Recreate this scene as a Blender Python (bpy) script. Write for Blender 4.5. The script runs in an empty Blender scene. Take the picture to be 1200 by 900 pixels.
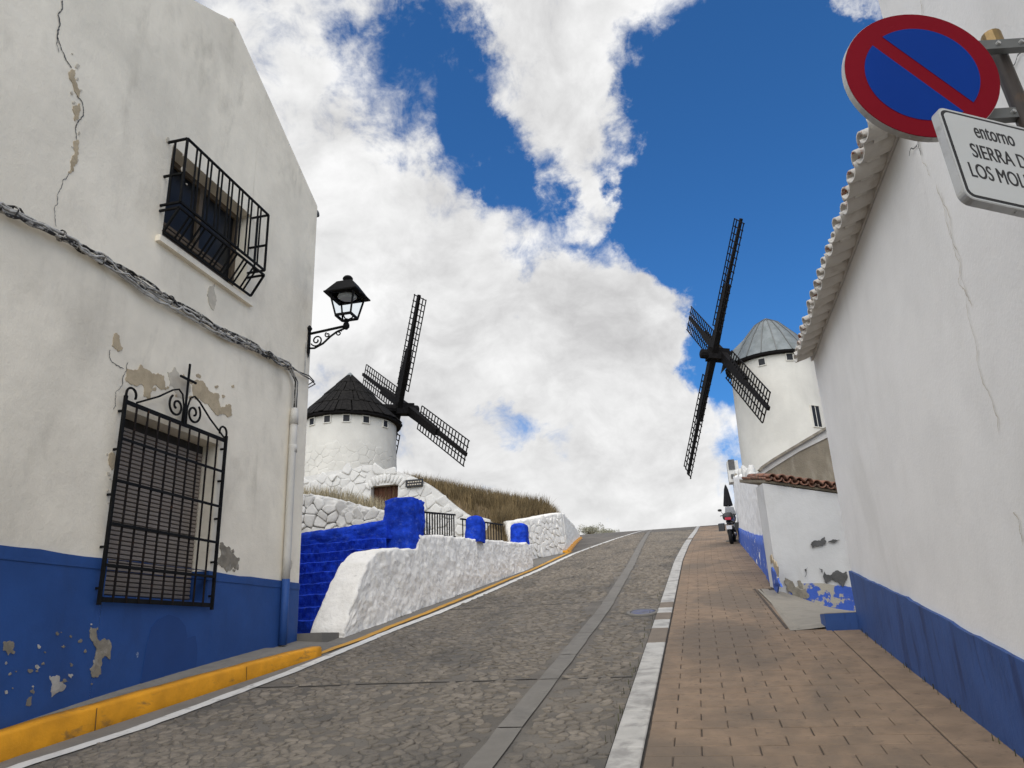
import bpy, bmesh, math, random
import numpy as np
from mathutils import Vector, Matrix, noise
random.seed(7)
sc = bpy.context.scene
COL = sc.collection
R_ = math.radians

# ------------------------------------------------------------------ camera
F_PX, CX, CY = 883.0, 600.0, 450.0          # focal length and centre for the 1200 x 900 photograph
H = 1.6
def _axes():
    up = np.array([490 - CX, -2150 - CY, F_PX]); up /= np.linalg.norm(up)
    vp = np.array([830 - CX, 741 - CY, F_PX]); vp /= np.linalg.norm(vp)
    y = vp - up * (vp @ up); y /= np.linalg.norm(y)
    x = np.cross(y, up)
    if x[0] < 0: x = -x
    return np.stack([x, y, up])
RW = _axes()                                   # rows: street X, Y (uphill), Z in camera axes
CAM = np.array([0, 0, H])
cd = bpy.data.cameras.new('camera'); cam = bpy.data.objects.new('camera', cd); COL.objects.link(cam)
cd.sensor_width = 36; cd.lens = F_PX / 1200 * 36; cd.clip_end = 5000; cd.clip_start = 0.05
m = Matrix.Identity(4)
for i in range(3):
    m[i][0] = RW[i][0]; m[i][1] = -RW[i][1]; m[i][2] = -RW[i][2]
m.translation = (0, 0, H)
cam.matrix_world = m
sc.camera = cam

# ------------------------------------------------------------------ light
SUN_EL, SUN_AZ = 50.0, 186.0      # azimuth: compass-like, clockwise from +Y (uphill)
SUN_STR, SUN_ANG = 1.5, 100.0
SKY_STR = 0.06
EXPOSURE = 1.28
def sun_dir():
    e, a = R_(SUN_EL), R_(SUN_AZ)
    return Vector((math.sin(a) * math.cos(e), math.cos(a) * math.cos(e), math.sin(e)))
sl = bpy.data.lights.new('sun', 'SUN'); sl.energy = SUN_STR; sl.angle = R_(SUN_ANG); sl.color = (1.0, .93, .82)
so = bpy.data.objects.new('sun', sl); COL.objects.link(so)
so.rotation_euler = (-sun_dir()).to_track_quat('-Z', 'Y').to_euler()
sc.view_settings.view_transform = 'Standard'; sc.view_settings.look = 'None'
sc.view_settings.exposure = EXPOSURE; sc.view_settings.gamma = 1.0
sc.view_settings.use_curve_mapping = False

def ray(px, py):
    d = RW @ np.array([px - CX, py - CY, F_PX]); return d / np.linalg.norm(d)
def _pl(px, py, i, v):
    d = ray(px, py); return CAM + d * (v - CAM[i]) / d[i]
def atX(px, py, X): return Vector(_pl(px, py, 0, X))
def atY(px, py, Y): return Vector(_pl(px, py, 1, Y))

# ------------------------------------------------------------------ sky
w = bpy.data.worlds.new('World'); sc.world = w; w.use_nodes = True
nt = w.node_tree; nt.nodes.clear()
class NB:                                       # small node helper
    def __init__(s, nt): s.nt = nt
    def n(s, t, **k):
        o = s.nt.nodes.new(t)
        for a, b in k.items(): setattr(o, a, b)
        return o
    def l(s, a, b): s.nt.links.new(a, b)
    def put(s, sock, v):
        if hasattr(v, 'is_linked') or isinstance(v, bpy.types.NodeSocket): s.l(v, sock)
        else: sock.default_value = v
    def math(s, op, a, b=0.0, c=None, clamp=False):
        o = s.n('ShaderNodeMath', operation=op); o.use_clamp = clamp
        s.put(o.inputs[0], a); s.put(o.inputs[1], b)
        if c is not None: s.put(o.inputs[2], c)
        return o.outputs[0]
    def vmath(s, op, a, b=None, sc_=None):
        o = s.n('ShaderNodeVectorMath', operation=op)
        s.put(o.inputs[0], a)
        if b is not None: s.put(o.inputs[1], b)
        if sc_ is not None: s.put(o.inputs['Scale'], sc_)
        return o.outputs['Value'] if op in ('DOT_PRODUCT', 'LENGTH') else o.outputs[0]
    def smooth(s, v, a, b, c=0.0, d=1.0):
        o = s.n('ShaderNodeMapRange', interpolation_type='SMOOTHSTEP')
        s.put(o.inputs['Value'], v); o.inputs['From Min'].default_value = a; o.inputs['From Max'].default_value = b
        o.inputs['To Min'].default_value = c; o.inputs['To Max'].default_value = d
        return o.outputs[0]
    def noise(s, vec, scale, detail=6, rough=.55, dist=0.0):
        o = s.n('ShaderNodeTexNoise'); s.put(o.inputs['Vector'], vec)
        o.inputs['Scale'].default_value = scale; o.inputs['Detail'].default_value = detail
        o.inputs['Roughness'].default_value = rough; o.inputs['Distortion'].default_value = dist
        return o.outputs['Fac']
    def mix(s, f, a, b):
        o = s.n('ShaderNodeMix', data_type='RGBA'); s.put(o.inputs[0], f)
        s.put(o.inputs[6], a); s.put(o.inputs[7], b); return o.outputs[2]
def c4(c): return (c[0], c[1], c[2], 1.0)

nb = NB(nt)
tc = nb.n('ShaderNodeTexCoord').outputs['Generated']
d = nb.vmath('NORMALIZE', tc)
sky = nb.n('ShaderNodeTexSky', sky_type='NISHITA', sun_disc=False)
sky.sun_elevation = R_(SUN_EL); sky.sun_rotation = R_(SUN_AZ); sky.air_density = 1.0; sky.dust_density = 0.3; sky.ozone_density = 3.0
# clouds: fractal noise on the direction; where they lie in view comes from soft lobes
warp = nb.n('ShaderNodeTexNoise'); nb.l(d, warp.inputs['Vector']); warp.inputs['Scale'].default_value = 3.0; warp.inputs['Detail'].default_value = 4
dw = nb.vmath('ADD', d, nb.vmath('SCALE', nb.vmath('SUBTRACT', warp.outputs['Color'], (.5, .5, .5)), sc_=0.16))
sq = nb.vmath('MULTIPLY', dw, (1.0, 1.0, 1.5))
n1 = nb.noise(sq, 6.5, 12, .62, .15)
n0 = nb.noise(sq, 2.4, 4, .5)
n4 = nb.noise(nb.vmath('ADD', dw, (7.3, 2.2, 5.1)), 21.0, 9, .68, .6)
cov = nb.math('ADD', nb.math('MULTIPLY', nb.math('SUBTRACT', n1, .5), 1.35), nb.math('MULTIPLY', nb.math('SUBTRACT', n0, .5), .35))
cov = nb.math('ADD', nb.math('ADD', cov, nb.math('MULTIPLY', nb.math('SUBTRACT', n4, .5), .60)), .66)
LOBES = [   # pixel, angular radius (deg), weight
    ((300, 330), 24, .30), ((600, 470), 16, .22), ((690, 560), 14, .20), ((640, 50), 8, .20), ((700, -10), 9, .18), ((745, 390), 9, .24), ((810, 540), 9, .24), ((710, 350), 5, .10), ((800, 400), 4, .10),
    ((470, 300), 12, .15), ((620, 350), 8, .10), ((740, 600), 9, .12), ((300, 40), 9, .10), ((830, 600), 9, .15), ((660, 150), 6, .20), ((715, 190), 5, .20), ((740, 110), 5, .10),
    ((485, 95), 7, -.42), ((555, 175), 4.5, -.26), ((590, 215), 3, -.20), ((655, 225), 2.5, -.14), ((520, 30), 4, -.16), ((1000, 150), 19, -.70), ((910, 300), 11, -.42), ((800, 110), 7, -.26), ((900, 440), 8, -.26), ((1000, 500), 14, -.2),
    ((845, 440), 3.5, -.12), ((800, 240), 5.5, -.20), ((625, 245), 6, -.26), ((740, 270), 6, -.22), ((590, 498), 3.0, -.26), ((655, 515), 2.5, -.22), ((735, 465), 3.5, -.18), ((825, 410), 5, -.22), ((790, 440), 3, -.10), ((690, 300), 3, -.16), ((940, 212), 1.8, .62), ((1015, 3), 3, .66), ((690, 235), 3.2, .34), ((775, 350), 2.6, .26), ((770, 425), 3, .12)]
warp2 = nb.n('ShaderNodeTexNoise'); nb.l(d, warp2.inputs['Vector']); warp2.inputs['Scale'].default_value = 9.0; warp2.inputs['Detail'].default_value = 7; warp2.inputs['Roughness'].default_value = .62
dl = nb.vmath('NORMALIZE', nb.vmath('ADD', d, nb.vmath('SCALE', nb.vmath('SUBTRACT', warp2.outputs['Color'], (.5, .5, .5)), sc_=0.20)))
for (px, py), r, wt in LOBES:
    dv = ray(px, py)
    dot = nb.vmath('DOT_PRODUCT', dl, tuple(dv))
    cov = nb.math('ADD', cov, nb.smooth(dot, math.cos(R_(r)), 1.0, 0.0, wt))
dens = nb.smooth(cov, .44, .94)
up_ = nb.vmath('ADD', sq, tuple(sun_dir() * 0.03 + Vector((0, 0, .05))))
n2 = nb.noise(up_, 6.5, 9, .6, .15)
n3 = nb.noise(nb.vmath('ADD', sq, (3.1, 1.7, .4)), 3.6, 7, .58)
relief = nb.math('ADD', nb.math('MULTIPLY', nb.math('SUBTRACT', n1, n2), .8), nb.math('MULTIPLY', nb.math('SUBTRACT', n4, .5), .25))
body = nb.smooth(n3, .34, .64, -.13, .12)
thick = nb.smooth(cov, .80, 1.25, 0.0, -.05)
bright = nb.math('ADD', nb.math('ADD', .94, relief), nb.math('ADD', body, thick))
bright = nb.math('MINIMUM', nb.math('MAXIMUM', bright, .40), 1.12)
ccol = nb.mix(nb.smooth(bright, .5, 1.0), (.955, .945, .955, 1), (1.0, 1.0, 1.0, 1))
cl = nb.vmath('SCALE', nb.vmath('SCALE', ccol, sc_=bright), sc_=1.0 / SKY_STR * .36)
skyc = nb.vmath('MULTIPLY', sky.outputs[0], (.26, .62, .95))
allc = nb.mix(dens, skyc, cl)
bg = nb.n('ShaderNodeBackground'); nb.l(allc, bg.inputs[0]); bg.inputs[1].default_value = SKY_STR
wo = nb.n('ShaderNodeOutputWorld'); nb.l(bg.outputs[0], wo.inputs[0])

# ------------------------------------------------------------------ materials
MATS = {}
def mat(name, base, var=.12, scale=3.0, rough=.85, bump=.3, bscale=40.0, bdist=.01, dirt=None, dirt_amt=.5, dirt_scale=(1, 1, 1), dirt_rng=(.5, .7),
        flake=None, flake_rng=(.6, .63), flake_scale=4.0, island=0.0, metal=0.0, dirt2=None, dirt2_rng=(.55, .75), dirt2_scale=(6, 6, 6), dirt2_amt=.5, bump2=0, b2scale=5, b2dist=.03, spec=.3):
    mt = bpy.data.materials.new(name); mt.use_nodes = True
    t = mt.node_tree; b = NB(t); bs = t.nodes['Principled BSDF']
    pos = b.n('ShaderNodeNewGeometry')
    p = pos.outputs['Position']
    n = b.noise(p, scale, 6, .6)
    lo = tuple(max(0, x * (1 - var)) for x in base); hi = tuple(min(1, x * (1 + var)) for x in base)
    col = b.mix(b.smooth(n, .3, .7), c4(lo), c4(hi))
    if island:
        k = b.math('ADD', 1 - island, b.math('MULTIPLY', pos.outputs['Random Per Island'], 2 * island))
        col = b.vmath('SCALE', col, sc_=k)
    if dirt:
        dv = b.vmath('MULTIPLY', p, dirt_scale)
        col = b.mix(b.math('MULTIPLY', b.smooth(b.noise(dv, 1.0, 7, .62, .3), *dirt_rng), dirt_amt), col, c4(dirt))
    if dirt2:
        dv = b.vmath('MULTIPLY', p, dirt2_scale)
        col = b.mix(b.math('MULTIPLY', b.smooth(b.noise(dv, 1.0, 6, .6), *dirt2_rng), dirt2_amt), col, c4(dirt2))
    if flake:
        fl = b.smooth(b.noise(p, flake_scale, 9, .65, .2), *flake_rng)
        col = b.mix(fl, col, c4(flake))
    b.l(col, bs.inputs['Base Color'])
    bs.inputs['Roughness'].default_value = rough; bs.inputs['Metallic'].default_value = metal
    bs.inputs['Specular IOR Level'].default_value = spec
    nrm = None
    if bump:
        bp = b.n('ShaderNodeBump'); bp.inputs['Strength'].default_value = bump; bp.inputs['Distance'].default_value = bdist
        b.l(b.noise(p, bscale, 5, .6), bp.inputs['Height']); nrm = bp.outputs[0]
    if bump2:
        bp = b.n('ShaderNodeBump'); bp.inputs['Strength'].default_value = bump2; bp.inputs['Distance'].default_value = b2dist
        b.l(b.noise(p, b2scale, 6, .6), bp.inputs['Height'])
        if nrm: b.l(nrm, bp.inputs['Normal'])
        nrm = bp.outputs[0]
    if nrm: b.l(nrm, bs.inputs['Normal'])
    MATS[name] = mt
    return mt
mat('old_plaster', (.85, .785, .65), .07, 1.2, .9, .35, 60, .006, dirt=(.44, .40, .32), dirt_amt=.55, dirt_scale=(1.9, 1.9, .8), dirt_rng=(.50, .76), dirt2=(.64, .59, .49), dirt2_scale=(1.1, .8, .6), dirt2_rng=(.45, .7), dirt2_amt=.5, bump2=.35, b2scale=3.5, b2dist=.04)
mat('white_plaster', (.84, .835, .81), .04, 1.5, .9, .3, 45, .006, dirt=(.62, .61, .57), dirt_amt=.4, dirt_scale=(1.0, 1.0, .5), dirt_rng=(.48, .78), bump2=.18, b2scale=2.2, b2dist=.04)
mat('whitewash', (.60, .59, .555), .06, 3, .92, .5, 30, .012, dirt=(.42, .42, .38), dirt_amt=.5, dirt_scale=(3, 3, 3), dirt_rng=(.56, .74), bump2=.5, b2scale=9, b2dist=.04)
mat('whitewash_wall', (.86, .83, .76), .06, 3, .92, .6, 26, .014, dirt=(.64, .61, .55), dirt_amt=.4, dirt_scale=(3.4, 3.4, 3.4), dirt_rng=(.46, .72), dirt2=(.30, .29, .27), dirt2_scale=(9, 9, 9), dirt2_rng=(.64, .72), dirt2_amt=.4, bump2=.5, b2scale=10, b2dist=.04)
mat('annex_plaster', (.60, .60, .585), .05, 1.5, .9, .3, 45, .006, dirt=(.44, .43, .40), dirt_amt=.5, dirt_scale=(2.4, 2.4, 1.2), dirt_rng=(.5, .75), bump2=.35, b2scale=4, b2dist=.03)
mat('mill_white', (.66, .64, .58), .05, 1.0, .9, .35, 12, .02, dirt=(.52, .50, .45), dirt_amt=.35, dirt_scale=(1.1, 1.1, .35), dirt_rng=(.5, .75), bump2=.3, b2scale=2.5, b2dist=.05)
mat('blue_dado', (.021, .073, .25), .10, 2.0, .6, .25, 50, .004, dirt=(.02, .058, .19), dirt_amt=.6, dirt_scale=(2.5, 2.5, 1.2), dirt_rng=(.5, .72), flake=(.30, .36, .45), flake_rng=(.70, .735), flake_scale=3.2, bump2=.2, b2scale=4, b2dist=.02)
mat('blue_dado_fresh', (.034, .086, .26), .10, 2.0, .6, .25, 50, .004, dirt=(.016, .038, .13), dirt_amt=.75, dirt_scale=(6, 6, 1.0), dirt_rng=(.52, .68), bump2=.3, b2scale=5, b2dist=.025)
mat('blue_patch', (.016, .058, .21), .05, 3.0, .6, .2, 50, .003)
mat('blue_peel', (.060, .135, .50), .12, 3, .75, .5, 30, .01, flake=(.62, .60, .54), flake_rng=(.60, .635), flake_scale=5.0, dirt=(.04, .08, .3), dirt_amt=.5, dirt_scale=(4, 4, 2), dirt_rng=(.5, .7))
mat('blue_peel_worn', (.050, .115, .47), .12, 3, .75, .5, 30, .01, flake=(.42, .39, .32), flake_rng=(.50, .535), flake_scale=4.2)
mat('blue_limewash', (.013, .054, .48), .3, 6, .9, .7, 30, .015, spec=.1, dirt=(.008, .026, .25), dirt_amt=.6, dirt_scale=(5, 5, 7), dirt_rng=(.44, .64), dirt2=(.07, .13, .50), dirt2_scale=(11, 11, 16), dirt2_rng=(.55, .72), dirt2_amt=.6, bump2=.5, b2scale=10, b2dist=.04)
mat('yellow_paint', (.66, .29, .012), .16, 3, .6, .4, 40, .006, dirt=(.16, .10, .04), dirt_amt=.75, dirt_scale=(4, 4, 9), dirt_rng=(.54, .72), flake=(.25, .23, .2), flake_rng=(.74, .77), flake_scale=6)
mat('white_line', (.62, .61, .57), .10, 3, .75, .4, 60, .004, dirt=(.24, .23, .21), dirt_amt=.7, dirt_scale=(6, 6, 6), dirt_rng=(.5, .72))
mat('yellow_line', (.55, .29, .045), .10, 3, .75, .4, 60, .004, dirt=(.22, .18, .12), dirt_amt=.7, dirt_scale=(6, 6, 6), dirt_rng=(.5, .72))
mat('mortar', (.145, .130, .109), .22, 1.2, .9, .8, 55, .012, dirt=(.085, .08, .072), dirt_amt=.8, dirt_scale=(1.1, .5, 1), dirt_rng=(.45, .7), dirt2=(.05, .046, .042), dirt2_scale=(26, 34, 20), dirt2_rng=(.60, .68), dirt2_amt=.75)
mat('cobble', (.192, .166, .132), .22, 9, .85, .9, 60, .012, island=.17, dirt2=(.075, .068, .06), dirt2_scale=(16, 22, 16), dirt2_rng=(.56, .68), dirt2_amt=.6, dirt=(.085, .08, .072), dirt_amt=.7, dirt_scale=(1.1, .5, 1), dirt_rng=(.45, .7))
mat('concrete', (.185, .172, .150), .12, 3, .9, .4, 60, .006, dirt=(.11, .105, .095), dirt_amt=.6, dirt_scale=(3, 3, 3), dirt_rng=(.5, .72))
mat('concrete_light', (.28, .255, .21), .12, 3, .9, .4, 60, .006, dirt=(.2, .18, .15), dirt_amt=.6, dirt_scale=(3, 3, 3), dirt_rng=(.5, .72))
mat('crack_dark', (.035, .033, .03), .2, 9, .95, 0)
mat('joint_dark', (.075, .060, .048), .2, 9, .95, .3)
mat('paver', (.238, .170, .114), .14, 5, .85, .5, 90, .005, island=.14, dirt=(.14, .112, .085), dirt_amt=.8, dirt_scale=(.8, .35, 1), dirt_rng=(.42, .64), dirt2=(.10, .075, .055), dirt2_scale=(14, 14, 14), dirt2_rng=(.55, .72), dirt2_amt=.45)
mat('slab_white', (.45, .435, .40), .10, 4, .8, .5, 60, .006, dirt=(.22, .21, .195), dirt_amt=.7, dirt_scale=(5, 5, 5), dirt_rng=(.44, .66))
mat('slab_brown', (.19, .155, .118), .10, 4, .8, .5, 60, .006)
mat('iron', (.008, .008, .008), .3, 10, .7, .2, 80, .002, spec=.12)
mat('iron_rusty', (.014, .011, .010), .3, 10, .75, .2, 80, .002, spec=.12, dirt=(.09, .04, .02), dirt_amt=.5, dirt_scale=(18, 18, 18), dirt_rng=(.58, .7))
mat('black_wood', (.009, .008, .008), .35, 6, .8, .4, 30, .01, spec=.12, dirt=(.022, .02, .019), dirt_amt=.5, dirt_scale=(9, 9, 9), dirt_rng=(.5, .7))
mat('shingle', (.011, .010, .009), .35, 5, .85, .5, 30, .01, spec=.12, island=.45, dirt=(.03, .027, .024), dirt_amt=.55, dirt_scale=(7, 7, 1.4), dirt_rng=(.52, .68))
mat('zinc', (.19, .21, .212), .15, 2, .5, .2, 20, .004, island=.14, metal=.25, dirt=(.13, .15, .14), dirt_amt=.6, dirt_scale=(2, 2, 1), dirt_rng=(.5, .7))
mat('blind', (.25, .215, .185), .06, 3, .6, .1, 60, .002, island=.08)
mat('blind_gap', (.03, .027, .024), .1, 3, .9, 0)
mat('dark_inside', (.012, .013, .016), .2, 3, .5, 0)
mat('window_wood', (.10, .075, .05), .2, 5, .7, .3, 40, .004)
mat('peel_beige', (.47, .385, .26), .12, 6, .95, .6, 50, .01, dirt=(.33, .27, .18), dirt_amt=.5, dirt_scale=(9, 9, 9), dirt_rng=(.5, .7))
mat('peel_grey', (.24, .215, .17), .2, 8, .95, .6, 50, .01, dirt=(.36, .34, .29), dirt_amt=.6, dirt_scale=(12, 12, 12), dirt_rng=(.5, .65))
mat('peel_dark', (.10, .10, .098), .2, 8, .95, .6, 50, .01)
mat('peel_stain', (.54, .49, .40), .12, 6, .95, .3, 50, .005)
mat('stucco_brown', (.23, .20, .15), .14, 3, .95, .6, 40, .012, dirt=(.33, .30, .24), dirt_amt=.6, dirt_scale=(6, 3, 2), dirt_rng=(.5, .68), dirt2=(.17, .15, .12), dirt2_scale=(3, 3, 3), dirt2_rng=(.55, .7), dirt2_amt=.5)
mat('terracotta', (.25, .125, .085), .2, 6, .85, .4, 50, .006, island=.3, dirt=(.10, .08, .062), dirt_amt=.8, dirt_scale=(9, 9, 9), dirt_rng=(.44, .62))
mat('tile_limed', (.30, .115, .065), .2, 6, .85, .4, 50, .006, island=.2, flake=(.60, .57, .52), flake_rng=(.40, .47), flake_scale=9)
mat('tile_white', (.62, .60, .555), .07, 4, .9, .35, 40, .006, island=.06, dirt=(.40, .36, .30), dirt_amt=.5, dirt_scale=(6, 6, 6), dirt_rng=(.52, .72))
mat('cable_black', (.030, .028, .026), .2, 9, .6, 0, dirt=(.45, .43, .39), dirt_amt=.8, dirt_scale=(13, 13, 13), dirt_rng=(.48, .56))
mat('cable_grey', (.44, .43, .40), .1, 9, .7, 0, dirt=(.2, .19, .18), dirt_amt=.6, dirt_scale=(13, 13, 13), dirt_rng=(.52, .6))
mat('conduit_white', (.56, .54, .49), .06, 3, .7, .2, 40, .003)
mat('sign_red', (.185, .004, .012), .03, 3, .6, 0, spec=.08)
mat('sign_blue', (.003, .036, .235), .03, 3, .6, 0, spec=.08)
mat('sign_white', (.50, .51, .50), .03, 3, .6, 0, spec=.1, dirt=(.5, .5, .48), dirt_amt=.4, dirt_scale=(7, 7, 7), dirt_rng=(.5, .7))
mat('sign_black', (.015, .015, .016), .05, 3, .4, 0)
mat('sign_metal', (.52, .52, .50), .06, 9, .4, .1, 60, .001, metal=.6, dirt=(.3, .28, .25), dirt_amt=.5, dirt_scale=(15, 15, 15), dirt_rng=(.52, .7))
mat('bracket_metal', (.16, .165, .16), .1, 9, .5, .2, 60, .001, metal=.5)
mat('post_dark', (.035, .028, .024), .2, 9, .55, .2, 60, .001, dirt=(.1, .06, .03), dirt_amt=.4, dirt_scale=(12, 12, 12), dirt_rng=(.55, .7))
mat('brass', (.26, .18, .08), .15, 12, .45, .1, 60, .001, metal=.7)
mat('earth', (.20, .16, .11), .2, 1, .95, .6, 20, .03)
mat('dry_earth_hill', (.17, .125, .07), .25, 1.5, .95, .8, 12, .05)
mat('dry_grass', (.160, .116, .056), .25, 1.2, .9, 0, island=.45)
mat('pale_grass', (.40, .34, .22), .2, 2, .9, 0, island=.4)
mat('weed', (.075, .075, .035), .3, 2, .9, 0, island=.4)
mat('door_wood', (.075, .028, .012), .2, 5, .7, .4, 40, .006)
mat('olive_leaf', (.33, .32, .24), .2, 2, .85, 0, island=.4)
mat('bark', (.12, .095, .07), .2, 5, .9, .4, 30, .01)
mat('rubber', (.015, .015, .015), .2, 5, .8, .2, 60, .002)
mat('bike_black', (.014, .014, .015), .1, 5, .35, 0, spec=.5)
mat('bike_white', (.66, .67, .68), .05, 5, .35, 0)
mat('bike_blue', (.03, .05, .16), .1, 5, .35, 0)
mat('tail_red', (.5, .02, .05), .1, 5, .3, 0)
mat('chrome', (.5, .5, .5), .1, 5, .25, 0, metal=.9)
mat('cloth_black', (.015, .015, .017), .2, 9, .9, .3, 40, .004)
mat('cover_metal', (.13, .13, .15), .2, 9, .6, .4, 60, .004, dirt=(.10, .11, .20), dirt_amt=.8, dirt_scale=(8, 8, 8), dirt_rng=(.45, .6))
gm = bpy.data.materials.new('lamp_glass'); gm.use_nodes = True
_b = gm.node_tree.nodes['Principled BSDF']; _b.inputs['Base Color'].default_value = (.9, .93, .95, 1); _b.inputs['Roughness'].default_value = .08
_b.inputs['Transmission Weight'].default_value = 1.0; _b.inputs['IOR'].default_value = 1.02; MATS['lamp_glass'] = gm
gm = bpy.data.materials.new('window_glass'); gm.use_nodes = True
_b = gm.node_tree.nodes['Principled BSDF']; _b.inputs['Base Color'].default_value = (.008, .009, .011, 1); _b.inputs['Roughness'].default_value = .3
_b.inputs['Specular IOR Level'].default_value = .2; MATS['window_glass'] = gm

# ------------------------------------------------------------------ mesh helpers
class MB:
    def __init__(s): s.v = []; s.f = []
    def add(s, vs, fs):
        o = len(s.v); s.v += [tuple(x) for x in vs]; s.f += [tuple(i + o for i in f) for f in fs]
    def box(s, lo, hi):
        x0, y0, z0 = lo; x1, y1, z1 = hi
        s.add([(x0, y0, z0), (x1, y0, z0), (x1, y1, z0), (x0, y1, z0), (x0, y0, z1), (x1, y0, z1), (x1, y1, z1), (x0, y1, z1)],
              [(0, 3, 2, 1), (4, 5, 6, 7), (0, 1, 5, 4), (1, 2, 6, 5), (2, 3, 7, 6), (3, 0, 4, 7)])
    def beam(s, a, b, wd, ht, up=(0, 0, 1), w2=None, h2=None):
        a = Vector(a); b = Vector(b); d = (b - a).normalized(); up = Vector(up)
        sx = d.cross(up)
        if sx.length < 1e-4: sx = d.cross(Vector((1, 0, 0)))
        sx.normalize(); uz = sx.cross(d)
        w2 = wd if w2 is None else w2; h2 = ht if h2 is None else h2
        vs = []
        for p, ww, hh in ((a, wd, ht), (b, w2, h2)):
            for i, j in ((-1, -1), (1, -1), (1, 1), (-1, 1)): vs.append(p + sx * i * ww / 2 + uz * j * hh / 2)
        s.add(vs, [(0, 3, 2, 1), (4, 5, 6, 7), (0, 1, 5, 4), (1, 2, 6, 5), (2, 3, 7, 6), (3, 0, 4, 7)])
    def tube(s, pts, r, n=8, caps=True):
        pts = [Vector(p) for p in pts]; rs = r if isinstance(r, (list, tuple)) else [r] * len(pts)
        vs = []; fs = []; prev = None
        for i, p in enumerate(pts):
            t = (pts[min(i + 1, len(pts) - 1)] - pts[max(i - 1, 0)]).normalized()
            if prev is None:
                a = t.cross(Vector((0, 0, 1)))
                if a.length < 1e-3: a = t.cross(Vector((1, 0, 0)))
            else: a = prev - t * prev.dot(t)
            a.normalize(); prev = a; b = t.cross(a)
            for k in range(n):
                an = 2 * math.pi * k / n; vs.append(p + (a * math.cos(an) + b * math.sin(an)) * rs[i])
        for i in range(len(pts) - 1):
            for k in range(n):
                fs.append((i * n + k, i * n + (k + 1) % n, (i + 1) * n + (k + 1) % n, (i + 1) * n + k))
        if caps: fs += [tuple(range(n))[::-1], tuple(range((len(pts) - 1) * n, len(pts) * n))]
        s.add(vs, fs)
    def lathe(s, c, prof, n=24, caps=True, a0=0, a1=2 * math.pi):
        full = abs(a1 - a0 - 2 * math.pi) < 1e-6; m_ = n if full else n + 1
        vs = []; fs = []
        for r, z in prof:
            for k in range(m_):
                an = a0 + (a1 - a0) * k / n; vs.append((c[0] + r * math.cos(an), c[1] + r * math.sin(an), c[2] + z))
        for i in range(len(prof) - 1):
            for k in range(n):
                k2 = (k + 1) % m_
                fs.append((i * m_ + k, i * m_ + k2, (i + 1) * m_ + k2, (i + 1) * m_ + k))
        if caps and full: fs += [tuple(range(m_))[::-1], tuple(range((len(prof) - 1) * m_, len(prof) * m_))]
        s.add(vs, fs)
    def grid(s, rows):            # rows of equal-length point lists
        n = len(rows[0]); vs = [p for r in rows for p in r]; fs = []
        for i in range(len(rows) - 1):
            for k in range(n - 1): fs.append((i * n + k, i * n + k + 1, (i + 1) * n + k + 1, (i + 1) * n + k))
        s.add(vs, fs)
    def prism(s, pts, ext):       # planar outline extruded by a vector, both ends capped
        n = len(pts); e = Vector(ext); vs = [Vector(p) for p in pts]; vs += [p + e for p in vs]
        fs = [tuple(range(n))[::-1], tuple(range(n, 2 * n))] + [(i, (i + 1) % n, n + (i + 1) % n, n + i) for i in range(n)]
        s.add(vs, fs)
    def mesh(s, name):
        me = bpy.data.meshes.new(name); me.from_pydata(s.v, [], s.f)
        b = bmesh.new(); b.from_mesh(me); bmesh.ops.recalc_face_normals(b, faces=b.faces); b.to_mesh(me); b.free()
        return me
    def build(s, name, material, parent=None, smooth=False, **k):
        return obj(name, s.mesh(name), material, parent, smooth, **k)
def obj(name, me, material, parent=None, smooth=False, **k):
    if material and not me.materials: me.materials.append(MATS[material])
    if smooth:
        me.polygons.foreach_set('use_smooth', [True] * len(me.polygons))
    o = bpy.data.objects.new(name, me); COL.objects.link(o)
    if parent: par(o, parent)
    if k: tag(o, **k)
    return o
def par(o, p):
    o.parent = p                                              # parts are modelled in street coordinates
    o.matrix_parent_inverse = Matrix.Translation(-world_loc(p))
def world_loc(p):
    return Vector((0, 0, 0)) if p.type == 'MESH' else p.location.copy()
def tag(o, label=None, cat=None, group=None, kind=None):
    if label: o['label'] = label
    if cat: o['category'] = cat
    if group: o['group'] = group
    if kind: o['kind'] = kind
    return o
def thing(name, loc, label, cat, group=None):
    o = bpy.data.objects.new(name, None); COL.objects.link(o); o.location = loc; o.empty_display_size = .3
    return tag(o, label, cat, group)
def fbm(p, h=.9, o=5): return noise.fractal(Vector(p), h, 2.0, o)
def lerp(a, b, t): return a + (b - a) * t
def sstep(a, b, x):
    t = min(1, max(0, (x - a) / (b - a))); return t * t * (3 - 2 * t)
def pw(tab, x):
    if x <= tab[0][0]: return tab[0][1]
    for (a, b), (c, d_) in zip(tab, tab[1:]):
        if x <= c: return b + (d_ - b) * (x - a) / (c - a)
    return tab[-1][1]
def ragged(pts, amp=.35, it=3, seed=0):           # fractal outline from a coarse loop of Vectors
    rnd = random.Random(seed); pts = [Vector(p) for p in pts]
    c = sum(pts, Vector()) / len(pts); nrm = Vector((0, 0, 0))
    for i in range(len(pts)): nrm += (pts[i] - c).cross(pts[(i + 1) % len(pts)] - c)
    nrm.normalize()
    for _ in range(it):
        q = []
        for i, a in enumerate(pts):
            b = pts[(i + 1) % len(pts)]; dd = b - a
            q += [a, (a + b) / 2 + nrm.cross(dd) * rnd.uniform(-amp, amp)]
        pts = q
    return pts
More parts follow.
